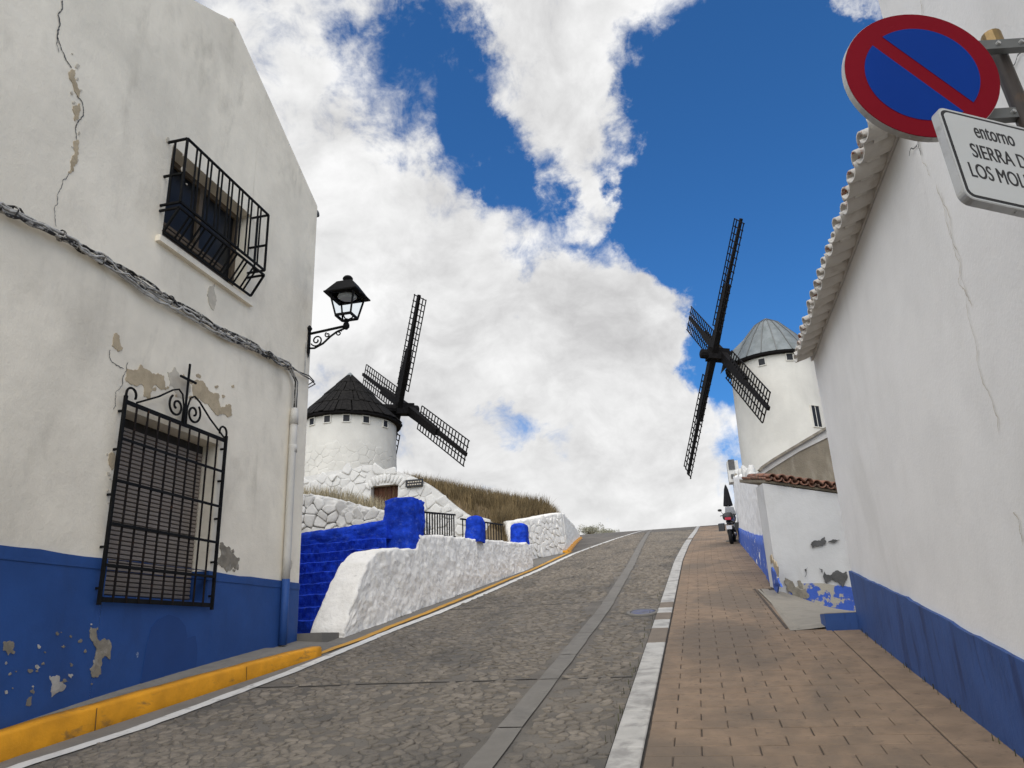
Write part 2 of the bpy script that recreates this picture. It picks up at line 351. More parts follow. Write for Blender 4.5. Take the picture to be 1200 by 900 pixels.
def patch(name, pts, nrm, lift, material, parent, amp=.3, it=3, seed=0):
    nrm = Vector(nrm)
    r = ragged(pts, amp, it, seed); mb = MB()
    mb.prism([p - nrm * .004 for p in r], nrm * (lift + .004))
    me = mb.mesh(name)
    b = bmesh.new(); b.from_mesh(me); bmesh.ops.triangulate(b, faces=[f for f in b.faces if len(f.verts) > 4]); b.to_mesh(me); b.free()
    return obj(name, me, material, parent)
def crack(name, pts, nrm, wd, material, parent, lift=.003, seed=1):
    rnd = random.Random(seed); P = [Vector(p) for p in pts]; nrm = Vector(nrm)
    for _ in range(4):
        q = [P[0]]
        for a, b in zip(P, P[1:]):
            dd = b - a; q += [(a + b) / 2 + nrm.cross(dd) * rnd.uniform(-.16, .16), b]
        P = q
    vs = []; fs = []
    for i, p in enumerate(P):
        t = (P[min(i + 1, len(P) - 1)] - P[max(i - 1, 0)]).normalized(); sd = nrm.cross(t)
        hw = wd * rnd.uniform(.3, 1.0) * (.2 if i in (0, len(P) - 1) else 1) / 2
        vs += [p + sd * hw + nrm * lift, p - sd * hw + nrm * lift]
        if i: fs.append((2 * i - 2, 2 * i - 1, 2 * i + 1, 2 * i))
    mb = MB(); mb.add(vs, fs); return mb.build(name, material, parent)
def facade(us, top, bot, holes, fmap, depth):
    """wall sheet with openings: us breakpoints, top(u), bot(u), holes (u0,u1,v0,v1); fmap(u,v,d) -> point at depth d"""
    mb = MB()
    us = sorted(set([round(u, 5) for u in us] + [round(h[i], 5) for h in holes for i in (0, 1)]))
    def quad(a, b, c, d_): mb.add([a, b, c, d_], [(0, 1, 2, 3)])
    for ua, ub in zip(us, us[1:]):
        um = (ua + ub) / 2; hs = sorted([h for h in holes if h[0] <= um <= h[1]], key=lambda h: h[2])
        ca, cb = bot(ua), bot(ub)
        for h in hs:
            quad(fmap(ua, ca, 0), fmap(ub, cb, 0), fmap(ub, h[2], 0), fmap(ua, h[2], 0)); ca = cb = h[3]
        quad(fmap(ua, ca, 0), fmap(ub, cb, 0), fmap(ub, top(ub), 0), fmap(ua, top(ua), 0))
        quad(fmap(ua, top(ua), 0), fmap(ub, top(ub), 0), fmap(ub, top(ub), depth), fmap(ua, top(ua), depth))
        quad(fmap(ua, bot(ua), depth), fmap(ub, bot(ub), depth), fmap(ub, top(ub), depth), fmap(ua, top(ua), depth)) if not hs else None
    for u in (us[0], us[-1]): quad(fmap(u, bot(u), 0), fmap(u, top(u), 0), fmap(u, top(u), depth), fmap(u, bot(u), depth))
    for u0, u1, v0, v1 in holes:
        for (a, b) in (((u0, v0), (u1, v0)), ((u1, v0), (u1, v1)), ((u1, v1), (u0, v1)), ((u0, v1), (u0, v0))):
            quad(fmap(*a, 0), fmap(*b, 0), fmap(*b, depth), fmap(*a, depth))
    return mb
def clip(poly, p, n):
    out = []
    for i, a in enumerate(poly):
        b = poly[(i + 1) % len(poly)]
        da = (a[0] - p[0]) * n[0] + (a[1] - p[1]) * n[1]; db = (b[0] - p[0]) * n[0] + (b[1] - p[1]) * n[1]
        if da <= 0: out.append(a)
        if (da < 0 < db) or (db < 0 < da):
            t = da / (da - db); out.append((a[0] + (b[0] - a[0]) * t, a[1] + (b[1] - a[1]) * t))
    return out
def cells(u0, u1, v0, v1, su, sv, jit, keep, seed=0, brick=True):
    """Voronoi cells of a jittered grid; yields (seed point, polygon)"""
    rnd = random.Random(seed); nu = int((u1 - u0) / su) + 1; nv = int((v1 - v0) / sv) + 1; pt = {}
    for j in range(-1, nv + 1):
        for i in range(-1, nu + 1):
            pt[i, j] = (u0 + (i + .5 + (.5 if (j % 2 and brick) else 0) + rnd.uniform(-jit, jit)) * su, v0 + (j + .5 + rnd.uniform(-jit, jit)) * sv)
    for j in range(nv):
        for i in range(nu):
            p = pt[i, j]
            if not keep(*p): continue
            poly = [(p[0] - su * 1.6, p[1] - sv * 1.6), (p[0] + su * 1.6, p[1] - sv * 1.6), (p[0] + su * 1.6, p[1] + sv * 1.6), (p[0] - su * 1.6, p[1] + sv * 1.6)]
            for dj in (-2, -1, 0, 1, 2):
                for di in (-2, -1, 0, 1, 2):
                    q = pt.get((i + di, j + dj))
                    if (di or dj) and q: poly = clip(poly, ((p[0] + q[0]) / 2, (p[1] + q[1]) / 2), (q[0] - p[0], q[1] - p[1]))
                    if len(poly) < 3: break
            if len(poly) >= 3: yield p, poly
def stone_mesh(poly, fmap, gap, ht, mb=None, rnd=random, tilt=.3, rings=((1, -.4), (.97, .35), (.84, .8), (.5, 1.0)), ch=.28):
    cx = sum(p[0] for p in poly) / len(poly); cy = sum(p[1] for p in poly) / len(poly)
    q = []
    for i, a in enumerate(poly):                     # chamfer the corners: a rounder stone
        b = poly[(i + 1) % len(poly)]
        q += [(a[0] * (1 - ch) + b[0] * ch, a[1] * (1 - ch) + b[1] * ch), (a[0] * ch + b[0] * (1 - ch), a[1] * ch + b[1] * (1 - ch))]
    r0 = sum(math.hypot(p[0] - cx, p[1] - cy) for p in q) / len(q)
    k0 = max(.4, 1 - gap / r0); own = mb is None
    if own: mb = MB()
    tx, ty = rnd.uniform(-tilt, tilt), rnd.uniform(-tilt, tilt); vs = []; n = len(q); h = ht * rnd.uniform(.6, 1.25)
    jj = [rnd.uniform(.93, 1.05) for _ in q]
    for k, z in rings:
        for p, g in zip(q, jj):
            du, dv = (p[0] - cx) * k * k0 * g, (p[1] - cy) * k * k0 * g
            vs.append(fmap(cx + du, cy + dv, h * z * (1 + (tx * du + ty * dv) / r0 * (1 if z > 0 else 0))))
    fs = [tuple(range((len(rings) - 1) * n, len(rings) * n))]
    for r in range(len(rings) - 1):
        for i in range(n): fs.append((r * n + i, r * n + (i + 1) % n, (r + 1) * n + (i + 1) % n, (r + 1) * n + i))
    mb.add(vs, fs); return mb
def rough_wall(name, ys, xf, xb, zb, zt, material, parent=None, amp=.05, fr=2.2, step=.07, axis='y', rnd_r=.12, seed=0, stone=.0, **k):
    """lumpy limewashed wall lofted along Y (or X); xf(s,z) street face, xb back face, zb/zt foot and top"""
    n = max(3, int((ys[1] - ys[0]) / step)); rows = []
    for i in range(n + 1):
        s_ = ys[0] + (ys[1] - ys[0]) * i / n; b, t = zb(s_), zt(s_); m_ = 40; row = []
        f0, f1, bk = xf(s_, b), xf(s_, t), xb(s_); rr = min(rnd_r, (t - b) * .45, abs(f1 - bk) * .45); sg = 1 if f1 > bk else -1
        pr = [(lerp(f0, f1, j / m_), lerp(b, t - rr, j / m_)) for j in range(m_ + 1)]
        pr += [(f1 - sg * rr * (1 - math.cos(a)), t - rr + rr * math.sin(a)) for a in (.4, .8, 1.2, 1.5708)]
        wdt = abs(f1 - bk) - 2 * rr
        pr += [(f1 - sg * (rr + wdt * a), t) for a in (.25, .5, .75, 1.0)]
        pr += [(bk + sg * rr * (1 - math.sin(a)), t - rr + rr * math.cos(a)) for a in (.5, 1.0, 1.5708)]
        pr += [(bk, lerp(t - rr, b, j / 6)) for j in range(1, 7)]
        for x, z in pr:
            p = Vector((x, s_, z)) if axis == 'y' else Vector((s_, x, z))
            q = p * fr + Vector((seed * 7.3, 0, 0))
            dsp = fbm(q, .8, 5) * amp * .7 + (abs(fbm(q * 3.1 + Vector((5, 1, 2)), .6, 4)) - .25) * amp * .9
            if stone: dsp += (.5 - min(1.0, noise.voronoi(p * 3.6 + Vector((0, 0, seed)))[0][0])) * stone
            side = Vector((sg, 0, .35)) if axis == 'y' else Vector((0, sg, .35))
            row.append(p + side * dsp + Vector((fbm(q + Vector((9, 3, 1))), fbm(q + Vector((4, 8, 2))), 0)) * amp * .35)
        rows.append(row)
    mb = MB(); mb.grid(rows); mb.f.append(tuple(range(len(rows[0])))[::-1]); L_ = len(rows[0]) * n; mb.f.append(tuple(range(L_, L_ + len(rows[0]))))
    return mb.build(name, material, parent, smooth=True, **k)

# ------------------------------------------------------------------ terrain
S_, Y1, K1 = .165, 22.0, .000443
def _tab():
    z = 0; sl = S_; t = {}; out = []
    for i in range(0, 4001):
        y = i * .05; out.append(z)
        if y > 75: k = .002
        elif y > Y1: k = K1
        else: k = 0
        if sl > 0: sl = max(0, sl - 2 * k * .05)
        z += sl * .05
    return out
_T = _tab()
def gz(y):
    if y <= 0: return S_ * max(y, -40)
    i = y / .05
    if i >= 3999: return _T[-1]
    a = int(i); return lerp(_T[a], _T[a + 1], i - a)
def wall2_top(y): return pw([(22.6, 5.05), (23.6, 5.20), (24.4, 5.36), (27.15, 5.93), (30, 6.18), (36, 6.72), (42, 7.12)], y)
def G(x, y):
    g = gz(y)
    if .99 < x < 4.02 and 9.28 < y < 16.02: return 1.45
    x0 = pw([(13, -5.6), (22.5, -5.9), (24.5, -5.62), (27.2, -4.98), (34, -5.75), (42, -6.7), (60, -10)], y)
    if x < x0:
        t = x0 - x
        mound = pw([(22.5, 4.95), (24.5, 5.22), (27.2, 5.80), (30, 6.08), (36, 6.6), (42, gz(42) + .25), (60, gz(60) + .2)], y) + (.285 * min(t, 5.6) + .11 * max(0, min(t, 16) - 5.6)) * (1 - sstep(44, 62, y)) + .25 * fbm((x * .3, y * .3, 0))
        court = pw([(13.0, gz(13)), (13.6, 3.62), (25, 4.9), (26, 5.1)], y)
        k = sstep(26.05, 26.5, y) if x < -6.55 else sstep(22.6, 23.6, y)
        up = lerp(court, mound, k) if y > 13 else g
        g = lerp(g, up, sstep(0, .25, t))
    return g
def axis_pts(segs):
    out = []
    for a, b, st in segs:
        n = max(1, round((b - a) / st)); out += [a + (b - a) * i / n for i in range(n)]
    return out + [segs[-1][1]]
gx = axis_pts([(-600, -100, 100), (-100, -40, 10), (-40, -22, 2), (-22, -9, .5), (-9, -8, .25), (-8, -4.4, .2), (-4.4, .5, 2), (.5, .95, .45), (.95, 1.0, .05), (1.0, 4, 1.5), (4, 4.05, .05), (4.05, 20, 4), (20, 100, 20), (100, 600, 100)])
gy = axis_pts([(-200, -20, 30), (-20, 8.9, 4), (8.9, 9.25, .35), (9.25, 9.3, .05), (9.3, 12.8, 1.2), (12.8, 14, .3), (14, 16, 1), (16, 16.05, .05), (16.05, 22, 1), (22, 27, .25), (27, 40, .5), (40, 110, 2.5), (110, 200, 10), (200, 900, 100)])
mb = MB(); mb.grid([[(x, y, G(x, y) - .04) for x in gx] for y in gy])
ground = mb.build('ground', 'dry_earth_hill', None, True, label='brown earth hillside rising on the left of the street', cat='ground', kind='structure')

# road sheet
LEFT = [(0, -5.25), (5.3, -5.36), (9.05, -4.70), (9.1, -5.6), (10.5, -5.6), (12, -5.1), (21.3, -4.6), (21.8, -5.5), (24.5, -5.5), (27.2, -4.7), (34, -5.5), (42, -6.5), (60, -9), (120, -9)]
STRIP = [(-3, -.70), (5, -.70), (20, -.64), (27, -.50), (40, -.16), (58, .12), (90, .3)]     # left edge of the white kerb slabs
SW = .215
mb = MB()
ys = axis_pts([(-3, 60, .5), (60, 120, 2)]); rows = []
for y in ys:
    a, b = pw(LEFT, y), pw(STRIP, y); rows.append([(lerp(a, b, i / 12), y, gz(y) + .004) for i in range(13)])
mb.grid(rows)
road = mb.build('road', 'mortar', None, True, label='sloping street of small stones set in grey mortar', cat='road', kind='structure')

# cobbles: the 300 that show largest as pieces, the others joined
MIDX = lambda y: pw([(-3, -1.50), (12, -1.50), (20, -1.72), (45, -2.7), (70, -3.6)], y)
WL = [(3, -5.25), (5.18, -5.07), (6.03, -4.83), (7.11, -4.70), (8.1, -4.60), (9.07, -4.56), (10.85, -4.50), (12.4, -4.38), (14.77, -4.28), (17, -4.24), (20, -4.17), (26.1, -4.17), (33.3, -3.92), (42, -3.70), (52, -3.6), (75, -3.5)]
def keep(x, y):
    if x < pw(WL, y) + .12 or x > pw(STRIP, y) - .06: return False
    if abs(x - MIDX(y)) < .165: return False
    for jy in (7.48, 12.9, 19.5):
        if abs(y - jy) < .05: return False
    if (x + .88) ** 2 / .07 + (y - 11.43) ** 2 / .19 < 1: return False
    return True
rc = random.Random(3); singles = []; stuff = MB(); fm = lambda u, v, h: (u, v, gz(v) + .006 + h)
CR = ((1, -.8), (.985, .1), (.93, .75), (.66, 1.0))
for (p, poly) in cells(-5.1, -.4, 4.4, 13.5, .125, .080, .44, keep, 5):
    if rc.random() < .16 or noise.noise(Vector((p[0] * .9, p[1] * .45, 3))) > .42: continue
    if len(singles) < 300 and p[1] > 4.75:
        singles.append(stone_mesh(poly, fm, .007, .007, None, rc, 1.6, CR))
    else: stone_mesh(poly, fm, .007, .007, stuff, rc, 1.6, CR)
for (p, poly) in cells(-5.1, .4, 13.5, 44, .14, .13, .40, keep, 6):
    if rc.random() < .08: continue
    stone_mesh(poly, fm, .014, .018, stuff, rc, 1.0, ((1, -.8), (.95, .35), (.7, 1.0)))
for s_ in singles: s_.build('cobblestone', 'cobble', road, True)
stuff.build('cobblestones', 'cobble', road, True, kind='stuff')

# transverse joints, concrete strip along the road, painted lines
def ribbon(name, fa, fb, y0, y1, step, lift, material, parent=None, brk=0.0, **k):
    mb = MB(); n = max(2, int((y1 - y0) / step)); rows = []
    for i in range(n + 1):
        y = y0 + (y1 - y0) * i / n
        ja = .018 * fbm((y * 3, 1, 2)) ; jb = .018 * fbm((y * 3, 7, 5))
        rows.append([(fa(y) + ja * brk, y, gz(y) + lift), (fb(y) + jb * brk, y, gz(y) + lift)])
    mb.grid(rows); return mb.build(name, material, parent, **k)
ys = [3.4, 4.5, 5.9, 7.42, 8.55, 9.9, 11.4, 12.9, 15, 17.2, 19.5, 23, 27, 32, 38, 46, 60]
for a, b in zip(ys, ys[1:]):
    ribbon('concrete_strip', lambda y: MIDX(y) - .095, lambda y: MIDX(y) + .095, a + .012, b - .012, .3, .016, 'concrete', road, 1)
for x0, x1, y in ((-4.85, -1.62, 7.48), (-1.38, -.72, 7.46), (-4.8, -1.6, 12.9), (-4.8, -1.7, 19.5)):
    mb = MB(); n = 40; rows = []
    for i in range(n + 1):
        x = lerp(x0, x1, i / n); c = y + .02 * fbm((x * 2, y, 0)); rows.append([(x, c - .016, gz(c) + .009), (x, c + .016, gz(c) + .009)])
    mb.grid(rows); mb.build('expansion_joint', 'crack_dark', road)
ribbon('white_edge_line', lambda y: pw(WL, y) - .072, lambda y: pw(WL, y) + .08, 3.2, 58, .08, .014, 'white_line', None, 1, label='worn white line painted along the left edge of the road', cat='road marking', kind='structure')
YL = lambda y: pw([(9.1, -4.80), (10.2, -4.67), (11.2, -4.66), (12.6, -4.58), (15.6, -4.50), (17.8, -4.46), (20.2, -4.38), (23.5, -4.42), (27, -4.46), (27.6, -4.46)], y)
ribbon('yellow_edge_line', lambda y: YL(y) - .075, lambda y: YL(y) + .06, 9.15, 27.4, .08, .018, 'yellow_line', None, 1, label='thin yellow line painted beside the white edge line', cat='road marking', kind='structure')
ribbon('gutter', lambda y: pw(LEFT, y) + .01, lambda y: min(pw(WL, y) - .05, YL(y) - .07 if y > 9.2 else 99), 3.2, 27, .2, .009, 'concrete', None, 0, label='narrow grey concrete gutter between the walls and the yellow line', cat='gutter', kind='structure')

# manhole
mh = thing('manhole_cover', (-.88, 11.43, gz(11.43)), 'round blue-grey iron manhole cover set in the road beside the white kerb slabs', 'manhole cover')
mb = MB(); mb.lathe((0, 0, 0), [(.175, .0), (.175, .012), (.12, .014), (.115, .012), (.06, .012), (.055, .015), (0.001, .015)], 28, False)
mb.v = [(-.88 + x, 11.43 + y * 1.45, gz(11.43 + y * 1.45) + z + .012) for x, y, z in mb.v]; mb.build('cover_plate', 'cover_metal', mh, True)
mb = MB(); mb.lathe((0, 0, 0), [(.235, .0), (.23, .02), (.185, .02), (.18, .0)], 28, False)
mb.v = [(-.88 + x, 11.43 + y * 1.45, gz(11.43 + y * 1.45) + z + .008) for x, y, z in mb.v]; mb.build('frame_ring', 'concrete', mh)

# ------------------------------------------------------------------ right pavement of brown pavers
PR = lambda y: pw([(-3, 1.63), (9.35, 1.63), (9.4, 1.0), (13.25, .86), (13.4, 1.1), (16, 1.24), (27, 1.34), (34, 1.6), (60, 3.5), (90, 5)], y)
mb = MB(); rows = []
for y in axis_pts([(-3, 9.35, .5), (9.36, 9.4, .1), (9.4, 60, .5), (60, 120, 2)]):
    a, b = pw(STRIP, y) , PR(y) + .02; rows.append([(lerp(a, b, i / 4), y, gz(y) + .008) for i in range(5)])
mb.grid(rows)
pav = mb.build('pavement', 'joint_dark', None, True, label='brown paver pavement climbing along the white houses on the right', cat='pavement', kind='structure')
PW_, PL_ = .352, .187; rp = random.Random(11); sp = 0; rest = MB(); SLN = Vector((0, 1, S_)).normalized()
def paver(mb, x0, x1, y0, y1, lift, j):
    g = .0035; z = lambda y: gz(y) + lift
    c = [(x0 + g + j[0], y0 + g), (x1 - g + j[1], y0 + g + j[2]), (x1 - g + j[1], y1 - g), (x0 + g + j[0], y1 - g + j[3])]
    b = .006; cx, cy = (x0 + x1) / 2, (y0 + y1) / 2
    ins = [(x + (b if x < cx else -b), y + (b if y < cy else -b)) for x, y in c]
    vs = [(x, y, z(y) - .012) for x, y in c] + [(x, y, z(y) + .004) for x, y in c] + [(x, y, z(y) + .008) for x, y in ins]
    mb.add(vs, [(8, 9, 10, 11)] + [(i, (i + 1) % 4, 4 + (i + 1) % 4, 4 + i) for i in range(4)] + [(4 + i, 4 + (i + 1) % 4, 8 + (i + 1) % 4, 8 + i) for i in range(4)])
y = 4.3; r = 0
while y < 52:
    x = pw(STRIP, y) + SW + .012; end = PR(y) - (.30 if y < 9.3 else .012); off = 0 if r % 2 else -.5 * PW_
    first = True
    while x < end - .03:
        x1 = x + PW_ + (off if first and off else 0); first = False
        x1 = min(x1, end)
        if end - x1 < .06: x1 = end
        j = [rp.uniform(-.002, .002) for _ in range(4)]; lf = .010 + rp.uniform(-.0018, .0018)
        if sp < 300 and y > 4.7:
            b_ = MB(); paver(b_, x, x1, y, y + PL_, lf, j); b_.build('paver', 'paver', pav); sp += 1
        else: paver(rest, x, x1, y, y + PL_, lf, j)
        x = x1
    y += PL_; r += 1
rest.build('pavers', 'paver', pav, kind='stuff')
y = 4.2; r = 0
while y < 9.2:                                   # border course along the house
    ln = .40; b_ = MB(); paver(b_, 1.335, 1.62, y, min(y + ln, 9.32), .011, [0, 0, .002, -.002]); b_.build('border_paver', 'paver', pav); y += ln
# kerb slabs: white, with three brown gaps
kerb_r = bpy.data.objects.new('kerb', None)
segs = [(3.6, 4.5, 1), (4.5, 5.38, 1), (5.38, 6.24, 1), (6.24, 7.16, 1), (7.16, 8.1, 1), (8.1, 9.0, 1), (9.0, 9.95, 0), (9.95, 10.62, 1), (10.62, 11.22, 0), (11.22, 11.72, 1), (11.72, 12.3, 0)]
y = 12.3
while y < 56: segs.append((y, y + 1.0, 0 if 29.6 < y < 30.4 else 1)); y += 1.0
kb = MB(); rows = []
kerb_base = ribbon('kerb', lambda y: pw(STRIP, y) - .005, lambda y: pw(STRIP, y) + SW + .005, 3.5, 57, .5, .0125, 'crack_dark', None, 0, label='line of flat white and brown kerb slabs between road and pavement', cat='kerb', kind='structure')
for i, (a, b, wh) in enumerate(segs):
    mb = MB(); g = .005
    q = [(pw(STRIP, a) + g, a + g), (pw(STRIP, a) + SW - g, a + g), (pw(STRIP, b) + SW - g, b - g), (pw(STRIP, b) + g, b - g)]
    ins = [(x + (.008 if k in (0, 3) else -.008), yy + (.008 if k < 2 else -.008)) for k, (x, yy) in enumerate(q)]
    mb.add([(x, yy, gz(yy) - .01) for x, yy in q] + [(x, yy, gz(yy) + .022) for x, yy in q] + [(x, yy, gz(yy) + .028) for x, yy in ins],
           [(8, 9, 10, 11)] + [(k, (k + 1) % 4, 4 + (k + 1) % 4, 4 + k) for k in range(4)] + [(4 + k, 4 + (k + 1) % 4, 8 + (k + 1) % 4, 8 + k) for k in range(4)])
    mb.build('kerb_slab', 'slab_white' if wh else 'slab_brown', kerb_base)
bpy.data.objects.remove(kerb_r)

# alley apron and blue block
def ap(u, v):        # u across 0..1, v along 0..1
    x = lerp(lerp(.90, .92, v), 3.6, u); yy = lerp(9.42, lerp(13.4, 14.2, u), v)
    zl = gz(yy) + .02; zr = lerp(1.70, 1.83, v); return (x, yy, lerp(zl, zr, sstep(0, .5, u)))
mb = MB(); mb.grid([[ap(i / 16, j / 12) for i in range(17)] for j in range(13)])
mb.build('alley_apron', 'concrete_light', None, True, label='pale concrete apron at the mouth of the alley between the two right-hand houses', cat='apron', kind='structure')
for a, b in (((.86, 13.3), (.98, 9.5)), ((.80, 13.4), (.86, 9.55))):
    mb = MB(); rows = []
    for i in range(25):
        t = i / 24; x = lerp(a[0], b[0], t); yy = lerp(a[1], b[1], t); rows.append([(x, yy, gz(yy) + .022), (x + .03 + .008 * fbm((yy * 4, 1, 1)), yy, gz(yy) + .03)])
    mb.grid(rows); mb.build('pavement_edging', 'concrete_light' if a[0] > .84 else 'joint_dark', pav)

# ------------------------------------------------------------------ left kerb and pavement (yellow)
def kx(y): return pw([(2.0, -5.75), (5.3, -5.36), (6.9, -5.13), (8.1, -4.95), (9.1, -4.69)], y)
def kh(y): return pw([(2.0, .26), (5.3, .22), (6.3, .20), (9.1, .125)], y)
mb = MB(); rows = []
for i in range(60):
    y = lerp(2.2, 9.08, i / 59); x = kx(y) + .010 * fbm((y * 2, 3, 1)); z = gz(y); h = kh(y) + .008 * fbm((y * 2, 5, 9))
    rows.append([(x + .005, y, z - .02), (x, y, z + h - .03), (x - .012, y, z + h - .008), (x - .035, y, z + h), (x - .14, y, z + h + .002), (x - .142, y, z + .1)])
mb.grid(rows); n = len(rows[0]); mb.f.append(tuple(range(n))); mb.f.append(tuple(range(59 * n, 60 * n)))
yk = mb.build('kerb', 'yellow_paint', None, True, label='tall kerb painted yellow-orange in front of the left house', cat='kerb', kind='structure')
for y in (4.2, 6.05, 7.9):
    mb = MB(); z = gz(y); mb.add([(kx(y) + .012, y - .004, z), (kx(y) + .012, y + .004, z), (kx(y) + .004, y + .004, z + kh(y) - .02), (kx(y) + .004, y - .004, z + kh(y) - .02)], [(0, 1, 2, 3)])
    mb.build('kerb_joint', 'crack_dark', yk)
mb = MB(); rows = []
for i in range(40):
    y = lerp(2.2, 9.9, i / 39); rows.append([(-5.75, y, gz(y) + pw([(2, .30), (5.3, .28), (6.2, .26), (7.3, .22), (8.9, .14), (9.9, .09)], y)), (kx(y) - .13, y, gz(y) + kh(y) - .006 - .1 * sstep(9.1, 9.25, y)), (kx(y) - .13, y, gz(y) - .02)])
mb.grid(rows); mb.build('pavement_strip', 'concrete', None, True, label='narrow grey pavement strip between yellow kerb and blue base of left house', cat='pavement', kind='structure')
mb = MB(); mb.box((-6.1, 9.9, 1.2), (-5.12, 10.62, 1.80)); mb.build('concrete_step', 'concrete', None, label='low grey concrete step at the foot of the blue stairs', cat='step')

# ------------------------------------------------------------------ left house
XW = -5.5; YC = 9.93
lh = thing('house', (XW, 7, gz(7)), 'tall weathered white gabled house with blue base and two barred windows', 'house')
PK = (7.34, 9.97)
def ltop(y): return pw([(-1.0, 5.6), (PK[0] - .10, PK[1]), (PK[0] + .06, PK[1]), (YC, 8.54)], y) + .012 * fbm((y * 1.7, 2, 0))
UW = (6.42, 8.08, 6.08, 7.32)       # upper window opening (y0,y1,z0,z1)
LW = (6.22, 7.80, 2.14, 3.98)
rad = .05
def lmap(u, v, d):
    x = XW
    if u > YC - rad: x = XW - rad + math.sqrt(max(0, rad * rad - (u - (YC - rad)) ** 2))
    return (x + .006 * fbm((u * .8, v * .8, 4)) - d, u, v)
us = axis_pts([(-1, YC - rad, .25)]) + [YC - rad + rad * math.sin(a) for a in (.3, .7, 1.1, 1.5708)]
mb = facade(us, ltop, lambda u: gz(max(u, 0)) - .3, [UW, LW], lmap, .30)
mb.box((-13, YC - .33, 0.8), (XW - rad - .002, YC - .002, 8.3)); mb.box((-13, -1, -1), (-12.7, YC - .34, 8.2))
mb.build('wall', 'old_plaster', lh, False)
mb = MB()
for s_, ye, ze in ((1, YC + .06, 8.40), (-1, -1.1, 5.35)):
    mb.prism([(XW - .32, PK[0], PK[1] - .12), (XW - .32, ye, ze), (XW - .32, ye, ze + .12), (XW - .32, PK[0], PK[1] + .0)], (-7.6, 0, 0))
roof = mb.build('roof', 'terracotta', lh)
mb = MB(); mb.tube([(XW - .02 - .12 * i, PK[0] - .02, PK[1] + .0) for i in range(5)], [.085, .09, .09, .09, .09], 12); mb.build('ridge_tile', 'peel_stain', roof, True)
mb = MB(); mb.tube([(XW - .03 - .1 * i, YC + .04, 8.47) for i in range(5)], [.06, .065, .065, .065, .065], 10); mb.build('verge_tile', 'peel_dark', roof, True)
# blue base with its top band
def dmap(lift): return lambda u, v, d: (lmap(u, v, d)[0] + lift, u, v)
usd = [u for u in us]
DT = 2.49
def lbase(u): return gz(max(u, 0)) - .1
mb = facade(usd, lambda u: DT - .10, lbase, [(LW[0], LW[1], LW[2], DT - .10)], dmap(.012), .05); mb.build('painted_base', 'blue_dado', lh)
mb = facade(usd, lambda u: DT + .018 * fbm((u * 1.6, 4, 4)) - .012 * sstep(7.9, 8.1, u), lambda u: DT - .105 , [(LW[0], LW[1], DT - .104, DT - .0)], dmap(.019), .05); mb.build('base_band', 'blue_dado', lh)
mb = MB()
for (a, b) in (((LW[0] + .002, LW[2]), (LW[0] + .012, DT)), ((LW[1] - .012, LW[2]), (LW[1] - .002, DT))): mb.box((XW - .22, a[0], a[1]), (XW + .01, b[0], b[1]))
mb.box((XW - .22, LW[0] + .012, LW[2] - .01), (XW + .012, LW[1] - .012, LW[2] + .012)); mb.build('painted_reveal', 'blue_dado', lh)
# peeled patches, cracks and stains
def WP(*q): return [atX(x, y, XW + .004) for x, y in q]
NX = (1, 0, 0)
P = [('peel_beige', [(149, 432), (165, 427), (192, 440), (194, 455), (180, 452), (176, 466), (168, 464), (168, 452), (148, 447)]),
     ('peel_beige', [(228, 448), (236, 446), (256, 461), (259, 478), (271, 475), (272, 486), (250, 482), (240, 473), (227, 465)]),
     ('peel_stain', [(196, 436), (205, 430), (218, 442), (222, 460), (208, 466), (198, 452)]),
     ('peel_beige', [(131, 405), (137, 390), (144, 408), (138, 412)]),
     ('peel_beige', [(128, 533), (135, 530), (136, 545), (131, 551)]),
     ('peel_grey', [(258, 636), (270, 642), (281, 655), (279, 668), (266, 671), (255, 662)]),
     ('peel_stain', [(246, 335), (252, 332), (254, 352), (250, 364), (246, 358)]),
     ('peel_stain', [(336, 656), (342, 658), (341, 667), (336, 664)]),
     ('peel_beige', [(83, 83), (88, 82), (91, 100), (92, 115), (87, 106)]), ('peel_beige', [(85, 128), (94, 121), (93, 132), (88, 142)]),
     ('peel_beige', [(87, 165), (92, 164), (91, 185), (86, 201), (80, 202), (83, 188)])]
for i, (mn, q) in enumerate(P): patch('peeled_patch', WP(*q), NX, .003, mn, lh, .22, 4, i)
for i, (mn, q) in enumerate([('peel_grey', [(105, 735), (112, 738), (115, 752), (127, 750), (128, 772), (118, 772), (117, 790), (108, 794), (104, 784), (112, 762), (108, 752)]),
     ('peel_grey', [(3, 752), (14, 752), (15, 758), (8, 768), (2, 762)]), ('slab_white', [(57, 792), (68, 792), (67, 800), (76, 803), (72, 810), (59, 817)]), ('concrete', [(30, 820), (36, 816), (35, 826), (29, 827)]),
     ('blue_patch', [(176, 735), (184, 726), (196, 720), (208, 724), (216, 734), (218, 748), (228, 745), (230, 765), (228, 785), (198, 800), (168, 804), (163, 800), (170, 760)])]):
    patch('paint_flake' if i < 4 else 'repainted_patch', [p + Vector((.012, 0, 0)) for p in WP(*q)], NX, .003, mn, lh, .2 if i < 4 else .02, 4 if i < 4 else 2, 40 + i)
rf_ = random.Random(77)
